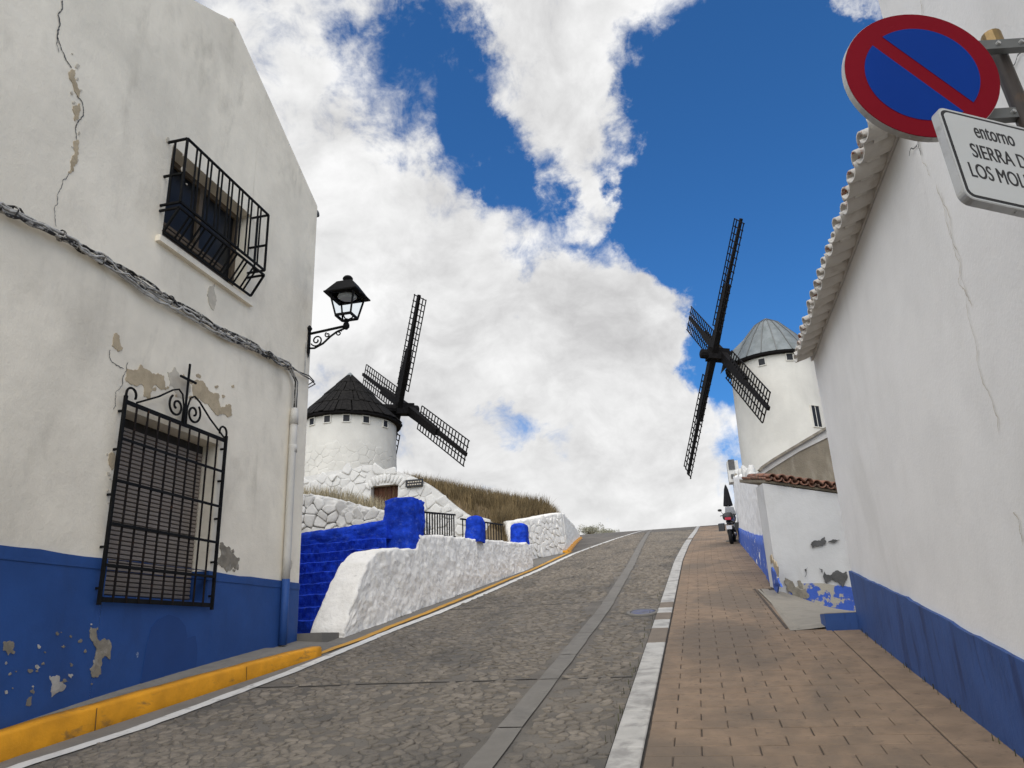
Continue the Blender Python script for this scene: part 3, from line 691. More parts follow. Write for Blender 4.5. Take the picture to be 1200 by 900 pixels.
for cx0, cy0, sx0, sy0, n0, mn in ((215, 455, 45, 14, 26, 'peel_beige'), (90, 140, 6, 45, 12, 'peel_stain'), (270, 655, 12, 14, 8, 'peel_grey'), (130, 560, 8, 40, 10, 'peel_stain'), (215, 200, 12, 30, 8, 'peel_stain')):
    for k in range(n0):
        px, py = rf_.gauss(cx0, sx0 * .6), rf_.gauss(cy0 + (.25 * 0), sy0 * .6); r_ = rf_.uniform(.8, 2.6)
        patch('plaster_flake', WP(*[(px + r_ * rf_.uniform(.6, 1.5) * math.cos(t), py + r_ * rf_.uniform(.6, 1.5) * math.sin(t)) for t in (0, 1.2, 2.4, 3.7, 5.0)]), NX, .0025, mn, lh, .25, 2, 200 + k)
for k in range(34):
    px = rf_.uniform(2, 120); py = rf_.uniform(740, 815) - px * .1; r_ = rf_.uniform(.7, 2.6)
    patch('paint_chip', [p + Vector((.012, 0, 0)) for p in WP(*[(px + r_ * rf_.uniform(.5, 1.6) * math.cos(t), py + r_ * rf_.uniform(.5, 1.6) * math.sin(t)) for t in (0, 1.2, 2.4, 3.7, 5.0)])], NX, .0025, rf_.choice(['slab_white', 'peel_grey', 'concrete']), lh, .25, 2, 300 + k)
for i, (q, wd) in enumerate([([(73, 0), (68, 18), (67, 42), (72, 58), (84, 80)], .018), ([(67, 42), (69, 62)], .012), ([(90, 112), (97, 122), (93, 140), (90, 165)], .014), ([(82, 203), (70, 222), (64, 255), (66, 266)], .008), ([(129, 410), (129, 420), (136, 428), (145, 432)], .012), ([(150, 424), (135, 460), (133, 480)], .01)]):
    crack('plaster_crack', WP(*q), NX, wd, 'peel_dark', lh, .002, i)

# lower window: roller blind slats behind an iron grille
mb = MB(); mb.box((XW - .215, LW[0] + .02, LW[2] + .02), (XW - .20, LW[1] - .02, LW[3] - .01)); wn = mb.build('window', 'blind_gap', lh)
NS = 38; zz = (LW[3] - LW[2] - .14) / NS
mb = MB(); mb.add([(0, 0, 0), (.012, 0, .006), (.012, 0, zz - .014), (0, 0, zz - .006), (0, 1, 0), (.012, 1, .006), (.012, 1, zz - .014), (0, 1, zz - .006)], [(0, 1, 5, 4), (1, 2, 6, 5), (2, 3, 7, 6), (0, 3, 2, 1), (4, 5, 6, 7)])
sm = mb.mesh('blind_slat'); sm.materials.append(MATS['blind'])
for i in range(NS):
    o = obj('blind_slat', sm, None, wn); o.location = (XW - .198, LW[0] + .03, LW[2] + .04 + i * zz); o.scale = (1, LW[1] - LW[0] - .06, 1)
XG = XW + .065
a, b = atX(145, 472, XG), atX(266, 515, XG); a2, b2 = atX(118, 704, XG), atX(247, 712, XG)
gy0, gy1, g0, g1 = (a.y + a2.y) / 2, (b.y + b2.y) / 2, (a2.z + b2.z) / 2, (a.z + b.z) / 2
mb = MB()
for y in (gy0, gy1): mb.beam((XG, y, g0 - .03), (XG, y, g1 + .06), .03, .03, (1, 0, 0))
mb.beam((XG - .005, gy0, g0 + .02), (XG - .005, gy1, g0 + .02), .012, .045); mb.beam((XG - .005, gy0, g1), (XG - .005, gy1, g1), .012, .045)
for y in (gy0, gy1):
    for z in (g0 + .12, g0 + .5, g0 + 1.0, g0 + 1.45, g1 - .1):
        mb.beam((XG, y, z), (XW - .05, y, z), .022, .022)
gr = mb.build('window_grille', 'iron', lh)
NB_ = 10
for i in range(1, NB_):
    y = lerp(gy0, gy1, i / NB_); mb = MB(); mb.beam((XG, y, g0), (XG, y, g1), .016, .016, (1, 0, 0)); mb.build('grille_bar', 'iron_rusty', gr)
for f_ in (.17, .37, .585, .80):
    z = lerp(g0, g1, f_); mb = MB(); mb.beam((XG + .014, gy0, z), (XG + .014, gy1, z), .010, .028); mb.build('grille_bar', 'iron', gr)
yc = (gy0 + gy1) / 2 + .06; W2 = (gy1 - gy0) / 2
def arc(cy, cz, r0, r1, a0, a1, n=22): return [(XG, cy + lerp(r0, r1, i / n) * math.cos(lerp(a0, a1, i / n)), cz + lerp(r0, r1, i / n) * math.sin(lerp(a0, a1, i / n))) for i in range(n + 1)]
mb = MB()
for s_ in (-1, 1):
    sp_ = arc(0, 0, .025, .13, -1.2, 2 * math.pi + .9, 34)
    pts = [(XG, yc + s_ * (p[1] * .9 - .14 + .30) * 1.0 if False else yc + s_ * (.15 + p[1]), g1 + .17 + p[2]) for p in sp_]
    mb.tube(pts, .013, 6)
    l_ = [(XG, yc + s_ * .035, g1 + .02), (XG, yc + s_ * .03, g1 + .20), (XG, yc + s_ * .07, g1 + .33), (XG, yc + s_ * .14, g1 + .37), (XG, yc + s_ * .24, g1 + .33), (XG, yc + s_ * .45, g1 + .19), (XG, yc + s_ * (W2 - .10), g1 + .03)]
    mb.tube(l_, .011, 6)
    e = yc - .06 + s_ * W2
    mb.tube([(XG, e, g1)] + [(XG, e - s_ * (.07 - .07 * math.cos(t)), g1 + .09 + .07 * math.sin(t)) for t in np.linspace(0, 3.6, 12)], .013, 6)
mb.build('scrollwork', 'iron', gr, True)
mb = MB(); mb.beam((XG, yc, g1), (XG, yc, g1 + .72), .024, .016, (1, 0, 0)); mb.beam((XG, yc - .14, g1 + .53), (XG, yc + .14, g1 + .53), .018, .024); mb.build('cross', 'iron', gr)
# upper window
mb = MB(); mb.box((XW - .24, UW[0], UW[2]), (XW - .22, UW[1], UW[3])); uwn = mb.build('window', 'window_glass', lh)
mb = MB()
for y in (UW[0] + .05, (UW[0] + UW[1]) / 2, UW[1] - .05): mb.box((XW - .22, y - .035, UW[2]), (XW - .18, y + .035, UW[3]))
mb.box((XW - .218, UW[0] + .086, UW[2]), (XW - .182, UW[1] - .086, UW[2] + .07)); mb.box((XW - .218, UW[0] + .086, UW[3] - .07), (XW - .182, UW[1] - .086, UW[3])); mb.build('frame', 'window_wood', uwn)
for k in range(5):
    mb = MB(); z = UW[2] + .02 + k * .055; mb.box((XW - .10, UW[0] + .05, z), (XW - .085, UW[1] - .4, z + .035)); mb.build('wood_slat', 'window_wood', uwn)
mb = MB(); mb.box((XW - .28, 6.33, 5.985), (XW + .06, 8.20, 6.06)); mb.build('sill', 'old_plaster', uwn)
XU = XW + .26
tl, tr, ml, mr = atX(218, 160, XU), atX(312.4, 250.4, XU), atX(213.2, 239.7, XU), atX(312.4, 317.6, XU)
u0, u1, zt_, zm = (tl.y + ml.y) / 2, (tr.y + mr.y) / 2, (tl.z + tr.z) / 2, (ml.z + mr.z) / 2
zs = 6.09; XS = XW + .08
mb = MB(); q = .024
for z in (zt_, zm, zm - .07): 
    mb.beam((XU, u0, z), (XU, u1, z), q, q)
    for y in (u0, u1): mb.beam((XU, y, z), (XW - .05, y, z), q, q)
for y in (u0, u1):
    mb.beam((XU, y, zt_), (XU, y, zm), q, q, (1, 0, 0)); mb.beam((XW + .1, y, zt_), (XW + .1, y, zm), q * .8, q * .8, (1, 0, 0)); z = lerp(zt_, zm, .55); mb.beam((XU, y, z), (XW - .03, y, z), q, q)
    mb.beam((XU, y, zm - .07), (XS, y, zs), q, q)
mb.beam((XS, u0, zs), (XS, u1, zs), q, q)
ug = mb.build('window_grille', 'iron', lh)
for i in range(1, 8):
    for dlt in (-.035, .035):
        y = lerp(u0, u1, i / 8) + dlt; mb = MB(); mb.beam((XU, y, zt_), (XU, y, zm), .017, .017, (1, 0, 0)); mb.build('grille_bar', 'iron', ug)
        mb = MB(); mb.beam((XU, y, zm - .07), (XS, y, zs), .017, .017); mb.build('grille_bar', 'iron', ug)
# conduit and cable
cy_ = 9.43; mb = MB(); xc = XW + .058
mb.tube([(xc, cy_ + .012 * math.sin(z), z) for z in np.linspace(DT, 4.72, 8)] , .052, 12); mb.tube([(xc, cy_ + .004, 4.25), (xc, cy_ - .004, 4.36)], .060, 12); mb.tube([(xc, cy_ - .01, 4.66), (xc, cy_ - .01, 4.80), (xc, cy_ - .01, 4.90)], [.062, .058, .045], 12)
cdt = mb.build('conduit_pipe', 'conduit_white', lh, True)
mb = MB(); mb.tube([(xc, cy_ + .012 * math.sin(z), z) for z in (gz(cy_) + .1, 2.0, DT + .006)], .054, 12); mb.build('painted_section', 'blue_dado', cdt, True)
cb = thing('cable_bundle', (XW, 4, 5.2), 'sagging bundle of grey and black cables strung along the left house wall', 'cables')
path = [(-40, 218), (0, 241), (50, 264), (100, 292), (160, 327), (215, 362), (255, 386), (300, 408), (340, 430)]
pp = [atX(x, y, XW + .06) for x, y in path]
def resamp(pts, n):
    L = [0]
    for a, b in zip(pts, pts[1:]): L.append(L[-1] + (b - a).length)
    out = []
    for i in range(n + 1):
        t = L[-1] * i / n; k = max(j for j in range(len(L)) if L[j] <= t + 1e-9); k = min(k, len(pts) - 2)
        out.append(pts[k].lerp(pts[k + 1], (t - L[k]) / (L[k + 1] - L[k])))
    return out
pr = resamp(pp, 90)
for j in range(9):
    ph = j * 2.4; q = []
    for i, p in enumerate(pr):
        rr = .028 + .012 * math.sin(j * 1.7 + i * .2); an = ph + i * (.10 if j % 2 else -.07) + fbm((i * .2, j, 0)) * 1.6
        q.append(p + Vector((.6 * rr * math.cos(an), 0, rr * 1.5 * math.sin(an) - (.03 if j in (3, 6) else 0) * (1 + math.sin(i * .21)))))
    tail = [Vector((xc + .02 * math.cos(ph), cy_ - .01 + .025 * math.sin(ph), z)) for z in (5.30, 5.1, 4.88)]
    if j == 4: tail = [Vector((XW + .05, 9.6, 5.50)), Vector((XW + .05, 9.8, 5.53)), Vector((XW + .04, 9.98, 5.50)), Vector((XW - .1, 10.02, 5.46))]
    if j == 7: tail = [Vector((XW + .06, 9.6, 5.47)), Vector((XW + .06, 9.82, 5.48)), Vector((XW + .05, 10.0, 5.46)), Vector((XW - .1, 10.04, 5.42))]
    mb = MB(); mb.tube(q + tail, .010 if j % 3 else .013, 6); mb.build('cable', 'cable_black' if j in (0, 2, 4, 7) else 'cable_grey', cb, True)
for i in range(8, 90, 9):
    mb = MB(); p = pr[i]; mb.tube([p + Vector((.045 * math.cos(t), .006 * math.sin(3 * t), .055 * math.sin(t))) for t in np.linspace(0, 6.2, 14)], .008, 5); mb.build('cable_tie', 'cable_black', cb, True)
mb = MB(); mb.tube([(XW + .02, 9.72, z) for z in (5.55, 5.75, 5.95, 6.05)], .008, 5); mb.build('lamp_wire', 'cable_grey', cb)

# ------------------------------------------------------------------ lantern
LY = 9.8
lp = thing('street_lamp', (XW, LY, 6.1), 'black iron lantern on a scrolled wall bracket at the left house corner', 'lamp')
mb = MB(); mb.beam((XW + .02, LY, 5.90), (XW + .02, LY, 6.30), .05, .025, (1, 0, 0)); mb.lathe((XW + .02, LY, 6.28), [(.03, 0), (.045, .03), (.02, .07), (.001, .09)], 8, False); mb.beam((XW + .02, LY, 5.90), (XW + .02, LY, 5.83), .03, .02, (1, 0, 0), .01, .01)
mb.build('wall_plate', 'iron', lp)
LX = -4.86
mb = MB(); mb.beam((XW + .02, LY, 6.22), (LX, LY, 6.27), .022, .035)
mb.tube([(XW + .03, LY, 5.98), (XW + .12, LY, 5.97), (XW + .26, LY, 6.03), (XW + .38, LY, 6.13), (XW + .48, LY, 6.19), (LX, LY, 6.24)], .016, 6)
def spir(cx, cz, r0, r1, a0, a1, n=24): return [(cx + lerp(r0, r1, i / n) * math.cos(lerp(a0, a1, i / n)), LY, cz + lerp(r0, r1, i / n) * math.sin(lerp(a0, a1, i / n))) for i in range(n + 1)]
mb.tube(spir(XW + .15, 6.095, .10, .018, 3.6, 3.6 + 9.5, 34), .012, 6); mb.tube(spir(XW + .33, 6.165, .045, .012, 2.0, 2 + 7, 20), .010, 6); mb.tube(spir(XW + .52, 6.165, .052, .012, .5, .5 + 8, 20), .010, 6)
mb.build('bracket', 'iron', lp, True)
mb = MB(); zb = 6.27; mb.lathe((LX, LY, zb), [(.02, -.06), (.05, -.02), (.05, .02), (.03, .06), (.055, .09), (.02, .12)], 10)
for sx in (-1, 1):
    mb.tube([(LX, LY, zb + .09), (LX + sx * .09, LY, zb + .12), (LX + sx * .12, LY, zb + .17)], .012, 6); mb.tube([(LX, LY, zb + .09), (LX, LY + sx * .09, zb + .12), (LX, LY + sx * .12, zb + .17)], .012, 6)
mb.build('finial_cup', 'iron', lp)
z0, z1 = zb + .15, zb + .50; hb, ht = .125, .195
mb = MB()
C4 = [(-1, -1), (1, -1), (1, 1), (-1, 1)]
for sx, sy in C4: mb.beam((LX + sx * hb, LY + sy * hb, z0), (LX + sx * ht, LY + sy * ht, z1), .026, .026, (1, .3, 0))
for hw, z in ((hb, z0), (ht, z1)):
    for i in range(4):
        a, b = C4[i], C4[(i + 1) % 4]; mb.beam((LX + a[0] * hw, LY + a[1] * hw, z), (LX + b[0] * hw, LY + b[1] * hw, z), .03, .035)
mb.build('lantern_frame', 'iron', lp)
for i in range(4):
    a, b = C4[i], C4[(i + 1) % 4]; mb = MB(); nn = Vector((a[0] + b[0], a[1] + b[1], 0)).normalized() * .004
    q = [Vector((LX + a[0] * hb, LY + a[1] * hb, z0)), Vector((LX + b[0] * hb, LY + b[1] * hb, z0)), Vector((LX + b[0] * ht, LY + b[1] * ht, z1)), Vector((LX + a[0] * ht, LY + a[1] * ht, z1))]
    c_ = sum(q, Vector()) / 4; q = [c_ + (p - c_) * .93 for p in q]
    mb.prism(q, nn); mb.build('glass_pane', 'lamp_glass', lp)
def sq(hw, z): return [(LX + sx * hw, LY + sy * hw, z) for sx, sy in C4]
mb = MB(); lv = [(.270, z1 - .005), (.270, z1 + .016), (.25, z1 + .03), (.165, z1 + .16), (.125, z1 + .22), (.06, z1 + .255)]
vs = [p for hw, z in lv for p in sq(hw, z)]; fs = [(4 * i + k, 4 * i + (k + 1) % 4, 4 * i + 4 + (k + 1) % 4, 4 * i + 4 + k) for i in range(len(lv) - 1) for k in range(4)] + [(20, 21, 22, 23)]
iv = [(.270, z1 - .005), (.205, z1 - .004), (.19, z1 + .04), (.11, z1 + .14)]; o_ = len(vs); vs += [p for hw, z in iv for p in sq(hw, z)]
fs += [(o_ + 4 * i + k, o_ + 4 * i + (k + 1) % 4, o_ + 4 * i + 4 + (k + 1) % 4, o_ + 4 * i + 4 + k) for i in range(3) for k in range(4)] + [(o_ + 12, o_ + 13, o_ + 14, o_ + 15)]
mb.add(vs, fs); rf = mb.build('lamp_hood', 'iron', lp)
mb = MB(); mb.lathe((LX, LY, z1 + .24), [(.06, 0), (.064, .04), (.08, .05), (.08, .07), (.055, .10), (.025, .115), (.001, .12)], 14, False); mb.build('vent_cap', 'iron', rf, True)
mb = MB(); mb.lathe((LX, LY, z1 - .02), [(.14, .03), (.15, .0), (.10, -.03), (.001, -.04)], 14, False); mb.build('diffuser', 'sign_white', lp, True)

# ------------------------------------------------------------------ stairs, low wall, pillars, railings
st = thing('stairs', (-6.2, 10.8, 1.8), 'deep blue limewashed rubble steps climbing beside the left house', 'stairs')
rs = random.Random(5)
for i in range(8):
    y0 = 10.85 + .30 * i; zt2 = 1.80 + .205 * (i + 1); pts = []
    nn = 110; rows = []
    for k in range(nn + 1):
        x = lerp(-8.4, -5.45, k / nn); e = .03 * fbm((x * 2.5, i * 3.1, 1)); e2 = .018 * fbm((x * 3, i * 2.1, 7)); sk = -.10 * (x + 6.2)
        r_ = lambda j: .022 * fbm((x * 9, i * 5.3 + j * .8, j)) + .012 * fbm((x * 24, i * 3.3 + j * 2, j))
        rows.append([(x, y0 + sk + e + r_(0), zt2 - .26), (x, y0 + sk + e + r_(1), zt2 - .16 + e2), (x, y0 + sk - .012 + e + r_(2), zt2 - .07 + e2), (x, y0 + sk - .03 + e + r_(3), zt2 - .01 + e2 + .4 * r_(5)), (x, y0 + sk + e, zt2 + .006 + e2), (x, y0 + .9, zt2 + .02)])
    mb = MB(); mb.grid(rows); mb.build('step', 'blue_limewash', st, False)
rough_wall('landing_wall', (-8.6, -5.55), lambda s_, z: 13.05, lambda s_: 13.5, lambda s_: 3.0, lambda s_: lerp(3.62, 3.80, (s_ + 8.2) / 2.6), 'blue_limewash', st, .05, 2.6, .06, 'x', .1, 3)
LWZ = [(10.40, 1.80), (10.62, 2.15), (10.85, 2.42), (11.25, 2.86), (11.5, 3.02), (11.75, 3.09), (12.35, 3.16), (13.2, 3.25), (13.3, 3.52), (14.5, 3.63), (16.3, 3.77), (18.8, 3.97), (21.5, 4.18), (22.5, 4.25)]
wl1 = rough_wall('low_wall', (10.42, 21.35), lambda s_, z: -5.04 + .047 * (min(s_, 20.5) - 10.47) - .06 * (z - gz(s_)), lambda s_: -5.56, lambda s_: gz(s_) - .1, lambda s_: pw(LWZ, s_) + .04 * fbm((s_ * 2.4, 0, 3)), 'whitewash_wall', None, .036, 2.8, .034, 'y', .05, 1, .035,
           label='rough whitewashed low wall sloping up from the stairs, carrying iron railings', cat='wall')
def pillar(px0, px1, ptop, yp, zb_, dome, name, label, big=False):
    a, b = atY(px0, ptop, yp), atY(px1, ptop, yp); cx, hw = (a.x + b.x) / 2, (b.x - a.x) / 2; zt2 = (a.z + b.z) / 2
    mb = MB(); prof = [(hw * (1.04 if big else 1), zb_), (hw, lerp(zb_, zt2, .45)), (hw * .98, lerp(zb_, zt2, .68))] + ([(hw * .95, lerp(zb_, zt2, .80)), (hw * .82, lerp(zb_, zt2, .91)), (hw * .5, lerp(zb_, zt2, .98)), (.02, zt2)] if dome else [(hw * .95, zt2 - .03), (hw * .85, zt2), (.02, zt2 + .02)])
    N_ = 40; rows = []
    fine = []
    for (r0, za), (r1, zc) in zip(prof, prof[1:]):
        m_ = max(2, int(abs(zc - za) / .05)); fine += [(lerp(r0, r1, i / m_), lerp(za, zc, i / m_)) for i in range(m_)]
    fine.append(prof[-1])
    for r, z in fine:
        row = []
        for k in range(N_ + 1):
            an = 2 * math.pi * k / N_; c_, s_ = math.cos(an), math.sin(an); e = 8.0
            f = (abs(c_) ** e + abs(s_) ** e) ** (-1 / e); p = Vector((cx + r * f * c_, yp + hw + r * f * s_, z))
            dp = (fbm((p.x * 3 + 3, p.y * 3, p.z * 3), .8, 5) + .5 * fbm((p.x * 9, p.y * 9, p.z * 9), .7, 4)) * (.06 if big else .025) * min(1, r / .1) if k < N_ else None
            if dp is None: row.append(row[0]); continue
            row.append(p + Vector((c_, s_, .3)) * dp)
        rows.append(row)
    mb.grid(rows); return mb.build(name, 'blue_limewash', None, True, label=label, cat='pillar'), cx, hw
p1 = pillar(447, 485, 583, 13.1, 3.0, False, 'pillar', 'broad rough blue pillar at the head of the stairs', True)
p2 = pillar(544, 563, 603, 16.5, 3.72, True, 'pillar', 'round-topped blue pillar between the two lengths of black railing')
p3 = pillar(597, 616, 612, 20.8, 4.12, True, 'pillar', 'round-topped blue pillar at the uphill end of the railing, before the stone retaining wall')
def railing(y0, y1, zt0, zt1, zb0, zb1, nbar, label):
    x = -5.32; t = thing('railing', (x, y0, zb0), label, 'railing', 'railings on the low wall')
    for nm, a, b in (('top_rail', zt0, zt1), ('bottom_rail', zb0, zb1)):
        mb = MB(); mb.beam((x, y0, a), (x, y1, b), .04, .035); mb.build(nm, 'iron', t)
    for i in range(nbar):
        f = (i + .5) / nbar; y = lerp(y0, y1, f); mb = MB(); mb.beam((x, y, lerp(zb0, zb1, f)), (x, y, lerp(zt0, zt1, f)), .024, .022, (1, 0, 0)); mb.build('baluster', 'iron', t)
railing(13.75, 16.5, 4.04, 4.36, 3.60, 3.86, 17, 'black iron railing running between the broad rough pillar and the middle pillar')
railing(16.95, 20.85, 4.33, 4.70, 3.86, 4.24, 14, 'black iron railing between the two round-topped blue pillars')

# rough white wall behind the blue landing
bw = rough_wall('garden_wall', (-10.5, -6.0), lambda s_, z: 16.0 + .1 * (z - 4), lambda s_: 16.7, lambda s_: 3.4, lambda s_: pw([(-10.5, 5.1), (-9.0, 5.10), (-8.4, 5.0), (-7.6, 4.72), (-6.9, 4.50), (-6.0, 4.25)], s_) + .05 * fbm((s_ * 2, 1, 1)), 'whitewash', None, .085, 2.2, .035, 'x', .08, 2, .12,
           label='lumpy whitewashed rubble wall with sloping top behind the blue landing', cat='wall')

gtop = lambda u: pw([(-10.5, 5.1), (-9.0, 5.10), (-8.4, 5.0), (-7.6, 4.72), (-6.9, 4.50), (-6.0, 4.25)], u)
gfm = lambda u, v, h: (u, 15.965 - h + .1 * (v - 4) + .04 * fbm((u * 2, v * 2, 1)), v); rk = random.Random(19)
for p, poly in cells(-9.6, -6.05, 3.6, 5.2, .34, .19, .48, lambda u, v: v < gtop(u) - .07, 41):
    stone_mesh(poly, gfm, .005, .03, None, rk, 1.6, ((1, -.6), (.985, .3), (.94, .8), (.7, 1.0)), .14).build('stone', 'whitewash', bw, True)
# ------------------------------------------------------------------ cave house front with stones
YCF = 26.0
CT = [(-18, 7.9), (-14.2, 8.05), (-13.2, 8.14), (-11.85, 8.12), (-10.9, 7.92), (-10.1, 7.62), (-9.4, 7.25), (-8.8, 6.72), (-8.2, 6.2), (-7.7, 5.85), (-7.2, 5.72), (-6.0, 5.45)]
cv = thing('cave_house', (-11, YCF, 5.0), 'whitewashed rubble stone front of a cave house with brown door, below the thatched-looking mill', 'cave house')
cv['label'] = 'whitewashed rubble stone cave house front with brown door, under the black-capped windmill'
DO = (-11.72, -10.62, 5.15, 7.30)
cfm = lambda u, v, d: (u, YCF + .012 * (u + 11) ** 2 + d + .10 * (v - 6), v)
mb = facade(axis_pts([(-18, -6.0, .4)]), lambda u: pw(CT, u) - .06, lambda u: 3.6, [DO], cfm, .6); mb.build('wall', 'whitewash', cv)
def kcave(u, v): return v < pw(CT, u) - .06 and v > 4.6 and u > -15.5 and not (DO[0] - .12 < u < DO[1] + .12 and v < DO[3] + .42)
CV = ((1, -.4), (.985, .3), (.94, .8), (.72, 1.0)); rk = random.Random(9); sfm = lambda u, v, h: cfm(u, v, -h)
for p, poly in cells(-15.5, -6.1, 4.6, 8.4, .50, .24, .49, kcave, 21):
    stone_mesh(poly, sfm, .006, .028, None, rk, 1.5, CV, .13).build('stone', 'whitewash', cv, True)
for i in range(11):                                  # voussoirs over the door
    t = (i + .5) / 11; a = lerp(-.75, .75, t); c = (-11.17, 6.45); w_ = .062
    q = [(c[0] + r * math.sin(a + s_ * w_), c[1] + r * math.cos(a + s_ * w_)) for r, s_ in ((.92, -1), (.92, 1), (1.30, 1), (1.30, -1))]
    stone_mesh(q, sfm, .01, .06, None, rk, .3).build('arch_stone', 'whitewash', cv, True)
mb = MB(); mb.box((DO[0], YCF + .42, DO[2]), (DO[1], YCF + .50, DO[3])); dr = mb.build('door', 'door_wood', cv)
for k in range(6):
    mb = MB(); x = lerp(DO[0] + .02, DO[1] - .02, k / 6); mb.box((x + .008, YCF + .385, DO[2]), (x + (DO[1] - DO[0] - .04) / 6 - .008, YCF + .418, DO[3] - .02)); mb.build('plank', 'door_wood', dr)
pq = thing('plaque', (-9.9, YCF - .1, 7.2), 'small black plaque with pale lettering beside the brown door', 'plaque')
mb = MB(); mb.box((-10.28, YCF - .02, 7.12), (-9.62, YCF + .10, 7.38)); mb.build('board', 'sign_black', pq)
for r in range(2):
    for k in range(6):
        mb = MB(); x = -10.2 + k * .095 + .02 * r; mb.box((x, YCF - .028, 7.17 + r * .10), (x + .06, YCF - .021, 7.21 + r * .10)); mb.build('lettering', 'peel_stain', pq)

# retaining wall up the street
wf = lambda s_, z: pw([(23.4, -5.70), (24.57, -5.36), (27.15, -4.62), (27.6, -4.66), (34, -5.42), (42, -6.32)], s_) - .03 * (z - gz(s_))
w2 = rough_wall('retaining_wall', (23.6, 27.2), wf, lambda s_: wf(s_, gz(s_)) - .5, lambda s_: gz(s_) - .1, lambda s_: wall2_top(s_) + .03 * fbm((s_ * 2, 3, 3)), 'whitewash_wall', None, .03, 2.5, .1, 'y', .08, 5,
           label='whitewashed stone retaining wall holding up the grassy mound, uphill of the railings', cat='wall')
sm2 = lambda u, v, h: (wf(u, v) + .012 + h, u, v)
for p, poly in cells(23.6, 27.2, 3.6, 6.2, .26, .20, .45, lambda u, v: gz(u) + .12 < v < wall2_top(u) - .10 and 23.8 < u < 27.0, 31):
    stone_mesh(poly, sm2, .008, .022, None, rk, 1.4, CV, .13).build('stone', 'whitewash_wall', w2, True)
w3 = rough_wall('roadside_wall', (27.25, 42), lambda s_, z: wf(s_, z) + .02, lambda s_: wf(s_, gz(s_)) - .5, lambda s_: gz(s_) - .1, lambda s_: pw([(27.2, 5.92), (30, 6.18), (36, 6.72), (42, 7.12)], s_) + .03 * fbm((s_ * 2, 3, 9)), 'whitewash_wall', None, .03, 2.5, .1, 'y', .08, 6,
           label='short whitewashed wall turning away from the road past the grassy mound', cat='wall')
mb = MB(); rows = []
for i in range(40):
    y = lerp(26.9, 42, i / 39); x = wf(y, gz(y)) + .05; rows.append([(x + .10, y, gz(y)), (x + .09, y, gz(y) + .09), (x, y, gz(y) + .10), (x - .3, y, gz(y) + .10)])
mb.grid(rows); mb.f.append((0, 1, 2, 3)); mb.build('kerb', 'yellow_paint', None, True, label='yellow kerb curving round the foot of the far roadside wall', cat='kerb', kind='structure')

# ------------------------------------------------------------------ dry grass (nobody could count it)
def grass(name, n, pick, hgt, wd, material, label, seed=0):
    rg = random.Random(seed); mb = MB()
    for _ in range(n):
        x, y, z = pick(rg); h = hgt * rg.uniform(.45, 1.25); a = rg.uniform(0, 6.28); lx, ly = rg.gauss(0, .22) * h, rg.gauss(0, .22) * h; c, s_ = math.cos(a) * wd, math.sin(a) * wd
        mb.add([(x - c, y - s_, z - .05), (x + c, y + s_, z - .05), (x + lx * .4 + c * .7, y + ly * .4 + s_ * .7, z + h * .55), (x + lx * .4 - c * .7, y + ly * .4 - s_ * .7, z + h * .55), (x + lx, y + ly, z + h)], [(0, 1, 2, 3), (3, 2, 4)])
    me = bpy.data.meshes.new(name); me.from_pydata(mb.v, [], mb.f)
    return obj(name, me, material, None, label=label, cat='grass', kind='stuff')
def pmound(rg):
    while True:
        y = rg.uniform(23.2, 37); x = pw([(22.5, -6.0), (24.5, -5.72), (27.2, -5.08), (34, -5.85), (42, -6.8)], y) - (rg.random() ** 1.2) * 6
        if y < 26.15 and x < -6.3: continue
        if noise.noise(Vector((x * .9, y * .9, 0))) < -.35 and rg.random() < .6: continue
        return x, y, G(x, y) - .04
grass('dry_grass', 34000, pmound, .58, .011, 'dry_grass', 'tall brown dry grass covering the mound above the retaining wall', 1)
def pled(rg):
    x = rg.uniform(-15, -8.0); y = rg.uniform(17.2, 24.5); return x, y, G(x, y) + pw([(-15, .55), (-11, .5), (-9.5, .2), (-8, 0)], x) * .9
grass('dry_weeds', 2600, lambda rg: (lambda x: (x, 17.0 + rg.uniform(-.2, .5), pw([(-10.5, 5.15), (-8.8, 5.0), (-7.8, 4.72), (-6.9, 4.40)], x)))(rg.uniform(-10.4, -6.9)), .40, .008, 'pale_grass', 'pale dry weeds growing on top of the lumpy garden wall', 2)

def pedge(rg):
    k = rg.random()
    if k < .45: y = rg.choice([6.1, 6.8, 7.3, 8.2, 9.4, 10.8, 13]) + rg.gauss(0, .35); x = pw(STRIP, y) - abs(rg.gauss(0, .05))
    elif k < .7: y = rg.choice([12.2, 15.1, 18, 21.9, 22.3]) + rg.gauss(0, .2); x = -5.02 + .047 * (y - 10.47) + abs(rg.gauss(0, .03))
    else: y = rg.uniform(4.8, 9.2); x = 1.60 - abs(rg.gauss(0, .015))
    return x, y, gz(y) + .045
grass('gutter_weeds', 120, pedge, .016, .004, 'weed', 'tiny dry weeds sprouting along the kerbs and wall feet', 3)
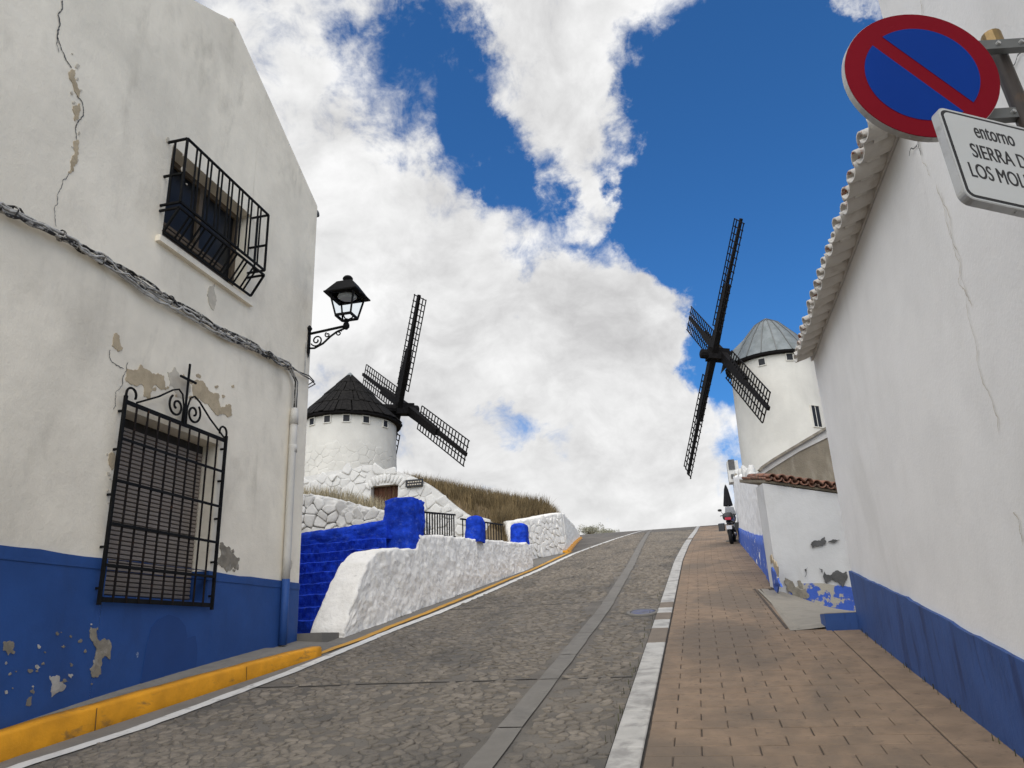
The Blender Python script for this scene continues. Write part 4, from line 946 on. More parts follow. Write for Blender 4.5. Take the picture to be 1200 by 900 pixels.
# ------------------------------------------------------------------ windmills
def windmill(label, cx, cy, r_bot, r_top, z_bot, z_eave, cap_h, eave_r, hub, n, u, v, L, phi, wins, roof_kind, offs):
    t = thing('windmill', (cx, cy, z_bot), label, 'windmill')
    # tower with small square openings below the eave
    mb = MB(); NS_ = 72; hw = .19
    zs_ = sorted(set([z_bot, z_eave + .15] + [z_bot + (z_eave - z_bot) * k / 14 for k in range(1, 14)]))
    def rr(z): return lerp(r_bot, r_top, (z - z_bot) / (z_eave - z_bot))
    rows = []
    for z in zs_:
        row = []
        for k in range(NS_ + 1):
            a = 2 * math.pi * (k % NS_) / NS_; r = rr(z) + .02 * fbm((math.cos(a) * 3, math.sin(a) * 3, z * .8)); row.append((cx + r * math.cos(a), cy + r * math.sin(a), z))
        rows.append(row)
    mb.grid(rows); tw = mb.build('tower', 'mill_white', t, True)
    if roof_kind == 'shingle':                     # bare stonework on the lower half
        rq = random.Random(4); zl = z_eave - 1.9
        a_c = math.atan2(-cy, -cx)
        smp = lambda uu, vv, h: (cx + (rr(vv) + .005 + h) * math.cos(uu / r_top), cy + (rr(vv) + .005 + h) * math.sin(uu / r_top), vv)
        for p, poly in cells(a_c * r_top - 3.6, a_c * r_top + 4.2, z_eave - 5.2, zl, .55, .32, .42, lambda uu, vv: True, 77):
            stone_mesh(poly, smp, .003, .005, None, rq, 1.4, CV, .12).build('stone', 'mill_white', tw, True)
    for (az, zc, ww, hh) in wins:
        rad_ = Vector((math.cos(az), math.sin(az), 0)); tan = Vector((-math.sin(az), math.cos(az), 0)); c = Vector((cx, cy, zc)) + rad_ * rr(zc)
        mb = MB(); a_, b_ = ww / 2, hh / 2                                    # dark opening with a proud white frame
        mb.prism([c + tan * i * a_ + Vector((0, 0, j * b_)) - rad_ * .06 for i, j in ((-1, -1), (1, -1), (1, 1), (-1, 1))], rad_ * .085); wo_ = mb.build('window', 'dark_inside', t)
        mb = MB(); e = .045
        for (p0, p1) in (((-a_ - e, -b_ - e), (-a_, b_ + e)), ((a_, -b_ - e), (a_ + e, b_ + e)), ((-a_ + .001, b_), (a_ - .001, b_ + e)), ((-a_ + .001, -b_ - e), (a_ - .001, -b_))):
            q = [c + tan * i + Vector((0, 0, j)) - rad_ * .06 for i, j in ((p0[0], p0[1]), (p1[0], p0[1]), (p1[0], p1[1]), (p0[0], p1[1]))]
            mb.prism(q, rad_ * .115)
        mb.build('frame', 'mill_white', wo_)
        if hh > 1:
            mb = MB(); mb.prism([c + tan * i * .02 + Vector((0, 0, j * b_)) + rad_ * .026 for i, j in ((-1, -1), (1, -1), (1, 1), (-1, 1))], rad_ * .01); mb.build('glazing_bar', 'mill_white', wo_)
    # cap
    mb = MB(); mb.lathe((cx, cy, z_eave), [(eave_r - .22, -.06), (eave_r, -.03), (eave_r + .02, .06), (eave_r - .05, .10)], 56); cap = mb.build('cap', 'black_wood', t)
    if roof_kind == 'shingle':
        mb = MB(); mb.lathe((cx, cy, z_eave + .08), [(eave_r - .12, 0), (.08, cap_h - .12), (.001, cap_h - .1)], 48, False); mb.build('cap_core', 'black_wood', t)
        nl = 4; rq = random.Random(2)
        for l in range(nl):
            f0, f1 = l / nl, (l + 1.18) / nl; f1 = min(f1, 1.0); cnt = max(10, int((eave_r * (1 - f0)) * 2 * math.pi / .30))
            for k in range(cnt):
                a = 2 * math.pi * (k + rq.uniform(-.15, .15)) / cnt; hw_ = .5 * 2 * math.pi / cnt * rq.uniform(.82, .99); lf = rq.uniform(.02, .07)
                q = []
                for f, ll in ((f0 + rq.uniform(-.012, .012), lf + .03), (f1, .015)):
                    r = (eave_r + .02) * (1 - f) + .04; z = z_eave + .07 + (cap_h - .05) * f + ll
                    for s_ in (-1, 1): q.append(Vector((cx + r * math.cos(a + s_ * hw_), cy + r * math.sin(a + s_ * hw_), z)))
                b_ = MB(); vs = [q[0], q[1], q[3], q[2]]; b_.prism(vs, (0, 0, -.035)); b_.build('board', 'shingle', cap)
        mb = MB(); mb.lathe((cx, cy, z_eave + cap_h - .22), [(.34, -.06), (.10, .22), (.001, .30)], 16, False); mb.build('cap_tip', 'zinc', t)
    else:
        N_ = 20
        for k in range(N_):
            a0, a1 = 2 * math.pi * k / N_ + .008, 2 * math.pi * (k + 1) / N_ - .008; prof = [(eave_r + .02, .10), (eave_r * .62, cap_h * .52), (eave_r * .28, cap_h * .87), (.12, cap_h)]
            mb = MB(); rows = [[(cx + r * math.cos(a), cy + r * math.sin(a), z_eave + z) for a in (a0, (a0 + a1) / 2, a1)] for r, z in prof]; mb.grid(rows); mb.build('metal_panel', 'zinc', cap)
            mb = MB(); a = a0 - .008; pts = [(cx + r * math.cos(a), cy + r * math.sin(a), z_eave + z + .012) for r, z in prof]
            for p_, q_ in zip(pts, pts[1:]): mb.beam(p_, q_, .045, .05)
            mb.build('seam', 'bracket_metal', cap)
        mb = MB(); mb.lathe((cx, cy, z_eave + cap_h - .03), [(.16, 0), (.14, .06), (.05, .10), (.001, .11)], 12, False); mb.build('cap_tip', 'mill_white', t)
        # hooded ridge over the axle
        nx = Vector((n.x, n.y, 0)).normalized(); tx = Vector((-nx.y, nx.x, 0)); ce = Vector((cx, cy, z_eave))
        rows = []
        for f in (.25, .6, .95, 1.08):
            r = eave_r * f; zr = cap_h * (1 - f * .80) + .12; rows.append([ce + nx * r + tx * s_ * (.55 + .25 * f) + Vector((0, 0, zr - abs(s_) * (.45 + .15 * f))) for s_ in (-1, -.5, 0, .5, 1)])
        mb = MB(); mb.grid(rows); mb.build('dormer_hood', 'zinc', cap)
    # axle and sails
    mb = MB(); a0 = hub - n * (math.hypot(hub.x - cx, hub.y - cy) * .9); mb.tube([a0, hub + n * .1, hub + n * .95, hub + n * 1.0], [.30, .30, .27, .16], 10); ax_ = mb.build('axle', 'black_wood', t)
    mb = MB(); mb.beam(hub - n * .62, hub + n * .60, .66, .66, v); mb.build('hub', 'black_wood', ax_)
    for k in range(4):
        a = phi + k * math.pi / 2; dr_ = v * math.cos(a) + u * math.sin(a); sd = v * -math.sin(a) + u * math.cos(a); off = n * offs[k % 2]; o_ = hub + off
        mb = MB(); mb.beam(o_, o_ + dr_ * L * .54, .56, .34, n, .38, .26); mb.beam(o_ + dr_ * L * .40 + n * .06, o_ + dr_ * L * 1.01, .27, .17, n, .20, .13); sl_ = mb.build('sail', 'black_wood', t)
        s0, s1 = L * .20, L * .99; hwid = L * .105; nr = 17; fo = n * .05
        for j in range(nr):
            s_ = lerp(s0, s1, j / (nr - 1)); mb = MB(); mb.beam(o_ + fo + dr_ * s_ - sd * hwid, o_ + fo + dr_ * s_ + sd * hwid, .048, .05, n); mb.build('crossbar', 'black_wood', sl_)
        for w_ in (-1, -.5, .5, 1):
            mb = MB(); mb.beam(o_ + fo * 1.8 + dr_ * (s0 - .04) + sd * hwid * w_, o_ + fo * 1.8 + dr_ * (s1 + .04) + sd * hwid * w_, .048, .05, n); mb.build('long_rail', 'black_wood', sl_)
    return t
def mill_az(px, py, cx, cy, r, z):                 # azimuth on the tower of a window seen at a pixel
    best = None; d_ = ray(px, py)
    for k in range(1440):
        a = 2 * math.pi * k / 1440; p = np.array([cx + r * math.cos(a), cy + r * math.sin(a), z])
        if (p[0]) * math.cos(a) + p[1] * math.sin(a) > 0: continue
        q = p - CAM; e = abs(q[0] * d_[1] - q[1] * d_[0]) / math.hypot(q[0], q[1])
        if best is None or e < best[0]: best = (e, a)
    a = best[1]; D_ = math.hypot(cx + r * math.cos(a), cy + r * math.sin(a)); return a, H + d_[2] / math.hypot(d_[0], d_[1]) * D_
lm = (-18.7, 38.4); lw_ = []
for px, py in ((365.6, 494), (383.5, 491), (406, 490), (429, 491.6), (451.6, 496.6)):
    a, z = mill_az(px, py, lm[0], lm[1], 2.75, 13); lw_.append((a, z, .34, .36))
da = lw_[3][0] - lw_[2][0]
windmill('white windmill with black board cap standing behind the stone cave house', lm[0], lm[1], 2.78, 2.72, G(*lm) - 1.0, 13.55, 3.25, 3.0,
         Vector((-16.2312, 40.6344, 14.9532)), Vector((.6555, .7460, .1171)), Vector((-.7512, .6601, 0)), Vector((-.0773, -.0880, .9931)), 6.9365, -.6101, lw_, 'shingle', (-.40, .34))
rm = (5.32, 42.95); rw_ = []
for px, py, ww, hh in ((892.5, 424, .34, .36), (925.5, 418, .34, .36), (956.5, 488, .55, 1.15)):
    a, z = mill_az(px, py, rm[0], rm[1], 2.42, 15); rw_.append((a, z, ww, hh))
windmill('white windmill with grey metal cap rising behind the tiled right-hand houses', rm[0], rm[1], 2.50, 2.36, gz(43) - .3, 15.72, 2.95, 2.62,
         Vector((2.3088, 42.0431, 16.5373)), Vector((-.9427, -.3182, .1005)), Vector((.3198, -.9475, 0)), Vector((.0953, .0322, .9949)), 7.6505, .7037, rw_, 'zinc', (.25, -.31))

# ------------------------------------------------------------------ right house
XR = 1.63; YE = 9.32; YT = 4.55
rh = thing('house', (XR, 6, gz(6)), 'tall plain white house with blue base and a row of limewashed eave tiles', 'house')
rmap = lambda u, v, d: (XR + d - .008 * fbm((u * .7, v * .7, 8)), u, v)
mb = facade(axis_pts([(YT + .001, YE, .3)]), lambda u: 4.70, lambda u: gz(u) - .3, [], rmap, .35)
mb.box((XR + .01, YE - .35, 1.0), (7.5, YE - .003, 4.7)); mb.build('wall', 'white_plaster', rh)
mb = facade(axis_pts([(-2, YT, .3)]), lambda u: 7.6, lambda u: gz(max(u, -2)) - .3, [], lambda u, v, d: (rmap(u, v, d)[0] - .012, u, v), .35)
mb.box((XR + .01, YT - .35, 4.5), (7.5, YT - .003, 7.6)); mb.build('tall_wall', 'white_plaster', rh)
def rd(u): return pw([(-2, .2), (4.85, 1.39), (7.0, 1.79), (9.38, 2.19)], u) + .016 * fbm((u * 2.2, 1, 6)) + .006 * fbm((u * 9, 4, 6))
mb = facade(axis_pts([(-2, YE - .003, .12)]), rd, lambda u: gz(max(u, -2)) - .1, [], lambda u, v, d: (rmap(u, v, d)[0] - .026, u, v), .05)
mb.box((XR - .02, YE - .02, 1.4), (4, YE + .012, 2.18)); mb.build('painted_base', 'blue_dado_fresh', rh)
WR = lambda *q: [atX(x, y, XR - .018) for x, y in q]
for i, (q, wd) in enumerate([([(1098, 215), (1118, 290), (1135, 370), (1150, 440), (1172, 510)], .008), ([(1104, 225), (1126, 300), (1124, 330), (1140, 360)], .007), ([(1066, 183), (1074, 172), (1077, 162), (1080, 182)], .012), ([(1076, 160), (1082, 190), (1090, 206)], .006), ([(1080, 0), (1081, 16), (1084, 25)], .008), ([(1185, 82), (1192, 70), (1200, 60)], .010), ([(1200, 640), (1195, 610), (1188, 600)], .01)]):
    crack('plaster_crack', WR(*q), (-1, 0, 0), wd, 'peel_stain' if i not in (2, 5) else 'peel_dark', rh, .004, 20 + i)
TS = .235; NT = 28; th = R_(17)
def tile_mesh(name, up, r0, r1, L, tk=.014, n=8, fl=1.0):
    mb = MB(); rows = []
    for rr_, x in ((r0, 0), (r1, L)):
        rows.append([(x, rr_ * math.cos(math.pi * k / n), (1 if up else -1) * fl * rr_ * math.sin(math.pi * k / n)) for k in range(n + 1)])
    rows2 = [[(p[0], p[1] * (1 - tk / r0), p[2] - (tk if up else -tk)) for p in r] for r in rows]
    mb.grid(rows); mb.grid(rows2); n1 = n + 1
    for e in (0, 1):
        for k in range(n): mb.f.append((e * n1 + k, e * n1 + k + 1, 2 * n1 + e * n1 + k + 1, 2 * n1 + e * n1 + k))
    for k in (0, n): mb.f.append((k, n1 + k, 3 * n1 + k, 2 * n1 + k))
    return mb.mesh(name)
me_ch = tile_mesh('channel_tile', False, .122, .105, .50, fl=.5); me_ch.materials.append(MATS['tile_white'])
me_cv = tile_mesh('cover_tile', True, .085, .07, .50, fl=.75); me_cv.materials.append(MATS['tile_limed'])
for me in (me_ch, me_cv): me.polygons.foreach_set('use_smooth', [True] * len(me.polygons))
mb = MB(); mb.prism([(XR - .02, YT + .01, 4.70), (XR - .02, YT + .01, 4.76), (7.5, YT + .01, 6.5), (7.5, YT + .01, 6.35)], (0, YE - YT + .04, 0)); rr_ = mb.build('roof', 'tile_white', rh)
rt = random.Random(8)
for i in range(NT):
    y = YT + .125 + i * TS
    if y > YE + .02: break
    o = obj('channel_tile', me_ch, None, rr_); o.location = (1.395 + rt.uniform(-.02, .015), y, 4.70 + rt.uniform(-.008, .008)); o.rotation_euler = (rt.uniform(-.05, .05), -th, rt.uniform(-.05, .05))
    o = obj('cover_tile', me_cv, None, rr_); o.location = (1.41 + rt.uniform(-.025, .02), y + TS / 2, 4.715 + rt.uniform(-.006, .006)); o.rotation_euler = (rt.uniform(-.05, .05), -th, rt.uniform(-.04, .04))
    mb = MB(); mb.tube([(1.45, y + TS / 2, 4.735), (1.54, y + TS / 2, 4.76)], .055, 8); mb.build('mortar_plug', 'tile_white', rr_)
bb = MB(); bb.box((1.275, 9.345, 1.45), (2.4, 9.70, 1.735)); bk = bb.build('doorstep_block', 'blue_dado_fresh', None, label='low blue painted block at the far foot of the tall right house', cat='step')
bb = MB(); bb.box((1.28, 9.35, 1.736), (2.4, 9.70, 1.742)); bb.build('worn_top', 'concrete_light', bk)

# ------------------------------------------------------------------ small house further up on the right
A2, B2 = Vector((1.18, 13.3, 0)), Vector((3.2, 13.75, 0)); U2 = (B2 - A2).normalized(); L2 = (B2 - A2).length; N2 = Vector((U2.y, -U2.x, 0))
h2 = thing('house', (1.9, 14.5, gz(14)), 'low crumbling white house with peeling blue base and red tile lean-to roof', 'house')
def plane_px(px, py, A, Nn):
    d_ = Vector(ray(px, py)); c = Vector(CAM); return c + d_ * ((A - c).dot(Nn) / d_.dot(Nn))
def fmap2(u, v, d): 
    p = A2 + U2 * u - N2 * (d - .015 * fbm((u, v, 3))); return (p.x, p.y, v)
ALL = lambda u: pw([(0, 2.12), (.5, 2.02), (1.2, 1.88), (2.2, 1.80), (3, 1.8)], u)
ev = lambda u: 3.94 - .19 * u
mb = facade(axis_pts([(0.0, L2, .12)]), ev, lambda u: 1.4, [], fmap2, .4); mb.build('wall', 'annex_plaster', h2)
sx2 = lambda s_: 1.18 + (1.36 - 1.18) * (s_ - 13.3) / 13.7
rough_wall('street_wall', (13.46, 26.6), lambda s_, z: sx2(s_) + .02 * (z - gz(s_)) + .05 * sstep(13.6, 13.3, s_), lambda s_: sx2(s_) + .5, lambda s_: gz(s_) - .1, lambda s_: pw([(13.2, 3.93), (14.0, 4.05), (15, 4.28), (18, 4.95), (22, 5.75), (26.6, 6.60)], s_) + .07 * fbm((s_ * 1.6, 2, 5)), 'white_plaster', h2, .03, 1.6, .08, 'y', .08, 4)
# peeling blue base: front and street side
mb = facade(axis_pts([(.15, L2, .06)]), lambda u: pw([(.15, 2.16), (.4, 2.28), (.7, 2.27), (1.2, 2.18), (3, 2.10)], u) + .015 * fbm((u * 4, 2, 2)), lambda u: ALL(u) - .15, [], lambda u, v, d: fmap2(u, v, d - .012), .03); mb.build('painted_base', 'blue_peel_worn', h2)
mb = MB(); rows = []
for i in range(121):
    y = lerp(14.05, 26.5, i / 120); zt3 = lerp(gz(y) + .15, pw([(14.0, 3.0), (14.9, 3.28), (15.5, 3.30), (20, 3.92), (26.5, 4.86)], y), sstep(14.0, 14.9, y)) + .02 * fbm((y * 3, 1, 1))
    rows.append([(sx2(y) - .028 - .012 * fbm((y * 1.3, z_, 2)) + .02 * (lerp(gz(y), zt3, z_) - gz(y)), y, lerp(gz(y) - .05, zt3, z_)) for z_ in (0, .25, .5, .75, 1.0)] + [(sx2(y) + .06, y, zt3 + .002)])
mb.grid(rows); mb.build('street_base', 'blue_peel', h2, True)
PF = lambda *q: [plane_px(x, y, A2 + N2 * .02, N2) for x, y in q]
for i, (mn, q) in enumerate([('peel_dark', [(950, 638), (953, 634), (962, 633), (966, 629), (968, 634), (967, 638), (958, 640), (952, 643)]), ('peel_dark', [(970, 635), (976, 632), (984, 633), (980, 635)]),
     ('peel_dark', [(966, 670), (975, 673), (983, 669), (992, 670), (992, 680), (987, 688), (982, 682), (975, 679), (969, 684)]), ('peel_dark', [(960, 666), (964, 668), (963, 671)]), ('peel_dark', [(943, 668), (946, 665), (945, 672), (943, 676)]),
     ('peel_grey', [(920, 677), (926, 680), (932, 688), (944, 690), (948, 700), (935, 702), (922, 692)]), ('peel_grey', [(935, 680), (940, 684), (941, 690), (936, 688)])]):
    patch('peeled_patch', PF(*q), N2, .006, mn, h2, .25, 3, 60 + i)
NS2 = Vector((-1, .013, 0)).normalized()
PS = lambda *q: [plane_px(x, y, Vector((1.145, 13.3, 0)), NS2) for x, y in q]
patch('peeled_patch', PS((901, 662), (906, 656), (912, 664), (910, 672), (903, 672)), NS2, .01, 'peel_beige', h2, .2, 3, 71)
patch('blue_remnant', PS((904, 676), (910, 671), (917, 688), (912, 695), (897, 692), (892, 686)), NS2, .02, 'blue_peel', h2, .12, 3, 72)
# lean-to roof of red tiles
me_c2 = tile_mesh('channel_tile', False, .068, .058, .50, fl=.8); me_c2.materials.append(MATS['terracotta']); me_v2 = tile_mesh('cover_tile', True, .068, .058, .50, fl=.8); me_v2.materials.append(MATS['terracotta'])
for me in (me_c2, me_v2): me.polygons.foreach_set('use_smooth', [True] * len(me.polygons))
rot = math.atan2(-N2.y, -N2.x)
mb = MB(); q0 = A2 + Vector((0, 0, 3.95)); bkv = -N2 * 1.5; UD = U2 - Vector((0, 0, .19))
mb.prism([q0 + U2 * .05, q0 + U2 * .05 + Vector((0, 0, .04)), q0 + U2 * .05 + bkv + Vector((0, 0, .36)), q0 + U2 * .05 + bkv + Vector((0, 0, .30))], UD * (L2 - .05)); r2 = mb.build('roof', 'stucco_brown', h2)
for i in range(int(L2 / .145)):
    for row in range(3):
        c = A2 + UD * (.10 + i * .145) + N2 * (.07 + rt.uniform(-.03, .03) - row * .42) + Vector((0, 0, 4.03 + row * .085 + .01))
        o = obj('channel_tile', me_c2, None, r2); o.location = c; o.rotation_euler = (rt.uniform(-.06, .06), -.21, rot + rt.uniform(-.07, .07))
        o = obj('cover_tile', me_v2, None, r2); o.location = c + U2 * .0725 + Vector((0, 0, .015)); o.rotation_euler = (rt.uniform(-.06, .06), -.21, rot + rt.uniform(-.07, .07))
# brown gable wall with rising white coping behind it
A3 = A2 - N2 * 1.45; q = [plane_px(x, y, A3, N2) for x, y in ((893, 562), (893, 551), (905, 543), (935, 525), (967, 506), (1000, 486), (1010, 570))]
q[0].z = q[-1].z = 3.9
mb = MB(); mb.prism(q, -N2 * .35); mb.build('gable_wall', 'stucco_brown', h2)
cp = [plane_px(x, y, A3 + N2 * .03, N2) for x, y in ((889, 553), (892, 549), (905, 540), (935, 522), (967, 503), (1000, 483))]
lo_ = [p - Vector((0, 0, w_)) for p, w_ in zip(cp, (.08, .12, .13, .12, .17, .2))]
mb = MB(); mb.prism(cp + lo_[::-1], -N2 * .42); mb.build('coping', 'whitewash', h2)
cp2 = [p + N2 * .035 + Vector((0, 0, .01)) for p in cp]; mb = MB()
for a, b in zip(cp2, cp2[1:]): mb.beam(a, b, .10, .045)
mb.build('coping_slab', 'peel_grey', h2)
# rubble lumps and a broken post at the head of the street wall
for i in range(26):
    t_ = rt.random(); y = lerp(14.6, 26.4, t_); z = pw([(13.2, 3.93), (14.0, 4.05), (15, 4.28), (18, 4.95), (22, 5.75), (26.6, 6.60)], y); r_ = rt.uniform(.06, .15)
    poly = [(r_ * math.cos(k * 1.047 + .3), r_ * math.sin(k * 1.047 + .3)) for k in range(6)]; cx_, cy2 = sx2(y) + rt.uniform(.08, .35), y
    stone_mesh(poly, lambda a, b, h: (cx_ + a, cy2 + b * 1.4, z + h), .0, rt.uniform(.08, .2), None, rt, .5).build('coping_stone', 'whitewash' if rt.random() < .75 else 'peel_grey', h2, True)
mb = MB(); mb.box((1.26, 26.0, 6.3), (1.62, 26.5, 7.02)); mb.build('broken_post', 'whitewash', h2)
mb = MB(); mb.box((1.30, 25.97, 6.72), (1.50, 26.05, 7.06)); mb.box((1.34, 25.97, 6.42), (1.45, 26.04, 6.56)); mb.build('dark_bracket', 'peel_dark', h2)

# ------------------------------------------------------------------ no-parking sign on its post
SC = Vector((.9419, 2.4191, 3.3991)); SN = Vector((.4621, -.874, .15)); SU = Vector((.8862, .449, -.1141)); SV = Vector((.0324, .1856, .9821))
def sp3(u, v, n_): return SC + SU * u + SV * v + SN * n_
DC = Vector((1.0016, 2.5841, 3.5191)); DN = Vector((.2246, -.9744, .0096)).normalized(); _u = Vector((.9744, .2247, 0)).normalized(); _v = Vector((-.0022, .0093, 1)).normalized(); _r = R_(-4.7); DU = _u * math.cos(_r) + _v * math.sin(_r); DV = _v * math.cos(_r) - _u * math.sin(_r)
def dp3(u, v, n_): return DC + DU * u * .94 + DV * v * .94 + DN * n_
def disc(r, n0, n1, N_=64):
    mb = MB(); mb.prism([dp3(r * math.cos(2 * math.pi * k / N_), r * math.sin(2 * math.pi * k / N_), n0) for k in range(N_)], DN * (n1 - n0)); return mb
_pt = sp3(.495, .415, -.08); _pb = _pt - SV * ((_pt.z - gz(2.3)) / SV.z)
pst = thing('sign_post', _pb, 'slim dark brown leaning metal post with brass cap beside the right wall', 'post')
mb = MB(); mb.tube([_pb, _pt], .030, 14); mb.build('pole', 'post_dark', pst, True)
mb = MB(); mb.tube([_pt - SV * .01, _pt + SV * .055, _pt + SV * .06], [.036, .036, .030], 16); mb.build('post_cap', 'brass', pst)
ns = thing('no_parking_sign', DC, 'round no parking sign, blue with red ring and slash, on metal brackets', 'road sign')
b_ = disc(.300, -.028, -.003); b_.build('sign_rim', 'sign_metal', ns)
b_ = disc(.298, -.0025, .0); b_.build('red_ring', 'sign_red', ns)
mb = MB(); w_ = .031; seg = []
def halves(sg):
    r = .222; pts = []
    d1 = Vector((1, -1)).normalized(); nrm_ = Vector((1, 1)).normalized() * sg
    h_ = w_; L_ = math.sqrt(r * r - h_ * h_)
    a0 = math.atan2((d1 * L_ + nrm_ * h_).y, (d1 * L_ + nrm_ * h_).x); a1 = math.atan2((-d1 * L_ + nrm_ * h_).y, (-d1 * L_ + nrm_ * h_).x)
    if sg > 0:
        if a1 < a0: a1 += 2 * math.pi
    else:
        if a1 > a0: a1 -= 2 * math.pi
    return [(r * math.cos(lerp(a0, a1, k / 40)), r * math.sin(lerp(a0, a1, k / 40))) for k in range(41)]
for sg in (1, -1):
    mb = MB(); mb.prism([dp3(x, y, .0005) for x, y in halves(sg)], DN * .0012); mb.build('blue_field', 'sign_blue', ns)
BD = Vector((.97, .235, .03)).normalized()
for vz in (.345, .025):
    o_ = _pt + SV * (vz - .415) - BD * .0 + SN * .045
    o_ = o_ + DN * (-.055 - (o_ - DC).dot(DN))          # the bars run behind the disc
    mb = MB(); mb.beam(o_ - BD * .33, o_ + BD * .16, .028, .05, SV); br = mb.build('bracket', 'bracket_metal', ns)
    for bu in (-.06, .03, .09):
        mb = MB(); mb.tube([o_ + BD * bu + SN * .012, o_ + BD * bu + SN * .024], .008, 8); mb.build('bolt', 'sign_metal', br)
    mb = MB(); mb.beam(o_ - BD * .28, o_ - BD * .28 + DN * .028, .03, .04, SV); mb.build('clamp', 'bracket_metal', br)
for bu in (-.03, .04, -.12):
    mb = MB(); a = math.asin(max(-1, -.296 / .3)); _a = -1.5708 + bu * 3 + .1; mb.tube([dp3(.296 * math.cos(_a), .296 * math.sin(_a), -.016), dp3(.303 * math.cos(_a), .303 * math.sin(_a), -.016)], .005, 6); mb.build('rim_bolt', 'sign_metal', ns)
tp = thing('street_plate', sp3(.33, -.4, .03), 'white rectangular plate reading entorno Sierra de los Molinos below the round sign', 'sign plate')
def rrect(u0, u1, v0, v1, r, n=6):
    pts = []
    for cx_, cy2, a0 in ((u1 - r, v1 - r, 0), (u0 + r, v1 - r, math.pi / 2), (u0 + r, v0 + r, math.pi), (u1 - r, v0 + r, 1.5 * math.pi)):
        pts += [(cx_ + r * math.cos(a0 + k * math.pi / 2 / n), cy2 + r * math.sin(a0 + k * math.pi / 2 / n)) for k in range(n + 1)]
    return pts
PU0, PU1, PV0, PV1 = -.032, .98, -.605, -.208
mb = MB(); mb.prism([sp3(a, b, .002) for a, b in rrect(PU0, PU1, PV0, PV1, .035)], SN * .028); mb.build('plate_body', 'sign_metal', tp)
mb = MB(); mb.prism([sp3(a, b, .0302) for a, b in rrect(PU0 + .004, PU1 - .004, PV0 + .004, PV1 - .004, .032)], SN * .0006); mb.build('white_edge', 'sign_white', tp)
mb = MB(); mb.prism([sp3(a, b, .031) for a, b in rrect(PU0 + .010, PU1 - .010, PV0 + .010, PV1 - .010, .028)], SN * .0006); mb.build('black_border', 'sign_black', tp)
mb = MB(); mb.prism([sp3(a, b, .0318) for a, b in rrect(PU0 + .020, PU1 - .020, PV0 + .020, PV1 - .020, .022)], SN * .0006); mb.build('white_face', 'sign_white', tp)
def text(s_, ref, pl, pr, cap):          # the letters of ref fill the sign from pixel pl to pixel pr
    A_ = SC + SN * .0328
    def uv(q): p = plane_px(q[0], q[1], A_, SN) - SC; return p.dot(SU), p.dot(SV)
    (ua, va), (ub, vb) = uv(pl), uv(pr)
    def mk(t):
        cu = bpy.data.curves.new('lettering', 'FONT'); cu.body = t; cu.size = 1; cu.extrude = .004
        o = bpy.data.objects.new('lettering', cu); COL.objects.link(o); bpy.context.view_layer.update()
        me = bpy.data.meshes.new_from_object(o.evaluated_get(bpy.context.evaluated_depsgraph_get())); bpy.data.objects.remove(o); return me
    me = mk(ref); xs = [v.co.x for v in me.vertices]; x0, x1 = min(xs), max(xs); ys_ = [v.co.y for v in me.vertices]
    kx_ = (ub - ua) / (x1 - x0); ky = cap / (max(ys_) - max(min(ys_), -.02)); me = mk(s_); v0 = (va + vb) / 2
    for vv in me.vertices: c = vv.co.copy(); vv.co = sp3(ua + (c.x - x0) * kx_, v0 + c.y * ky, .0328 + c.z * .1)
    b_ = bmesh.new(); b_.from_mesh(me)
    for sh in (-.0011, .0011):
        o_ = bmesh.new(); o_.from_mesh(me); bmesh.ops.translate(o_, verts=o_.verts, vec=SU * sh - SN * .00008 * (2 + (sh > 0))); t_ = bpy.data.meshes.new('lettering'); o_.to_mesh(t_); o_.free(); b_.from_mesh(t_)
    b_.to_mesh(me); b_.free()
    me.materials.clear(); me.materials.append(MATS['sign_black']); return obj('lettering', me, None, tp)
text('entorno', 'entorno', (1144, 160), (1191, 172.5), .055); text('SIERRA DE', 'SIERRA', (1141, 183), (1190.5, 195.5), .062); text('LOS MOLINOS', 'LOS', (1139.5, 206), (1166.5, 213), .062)
for bu in (.06, .12, .14):
    mb = MB(); mb.tube([sp3(bu + .1, PV0 - .003, .016), sp3(bu + .1, PV0 + .004, .016)], .005, 6); mb.build('rivet', 'sign_metal', tp)
for vz in (-.30, -.50):
    mb = MB(); mb.beam(sp3(.05, vz, -.012), sp3(.90, vz, -.012), .028, .04, SV); mb.build('bracket', 'bracket_metal', tp)

# ------------------------------------------------------------------ motorcycle and folded parasol by the far wall
bx, by = 1.13, 26.2; bz = gz(by); pit = math.atan(S_ - .003)
mt_ = thing('motorcycle', (bx, by, bz), 'dark motorcycle with white screen and red tail light parked by the small white house', 'motorcycle')
def bp(x, y, z): x *= .84; y *= .84; z *= .86; return (bx + x + .12 * y, by + y, bz + z + y * math.tan(pit))
for y in (-.62, .72):
    mb = MB(); R0 = .31
    mb.tube([bp(0, y + (R0 - .06) * math.cos(t), .32 + (R0 - .06) * math.sin(t)) for t in np.linspace(0, 2 * math.pi, 25)], .065, 8, False); wh = mb.build('wheel', 'rubber', mt_, True)
    mb = MB(); mb.tube([bp(0, y + .17 * math.cos(t), .32 + .17 * math.sin(t)) for t in np.linspace(0, 2 * math.pi, 21)], .018, 6, False)
    for k in range(5): mb.beam(bp(0, y, .32), bp(0, y + .18 * math.cos(k * 1.257), .32 + .18 * math.sin(k * 1.257)), .02, .02)
    mb.tube([bp(-.06, y, .32), bp(.06, y, .32)], .04, 8); mb.build('rim', 'chrome', wh)
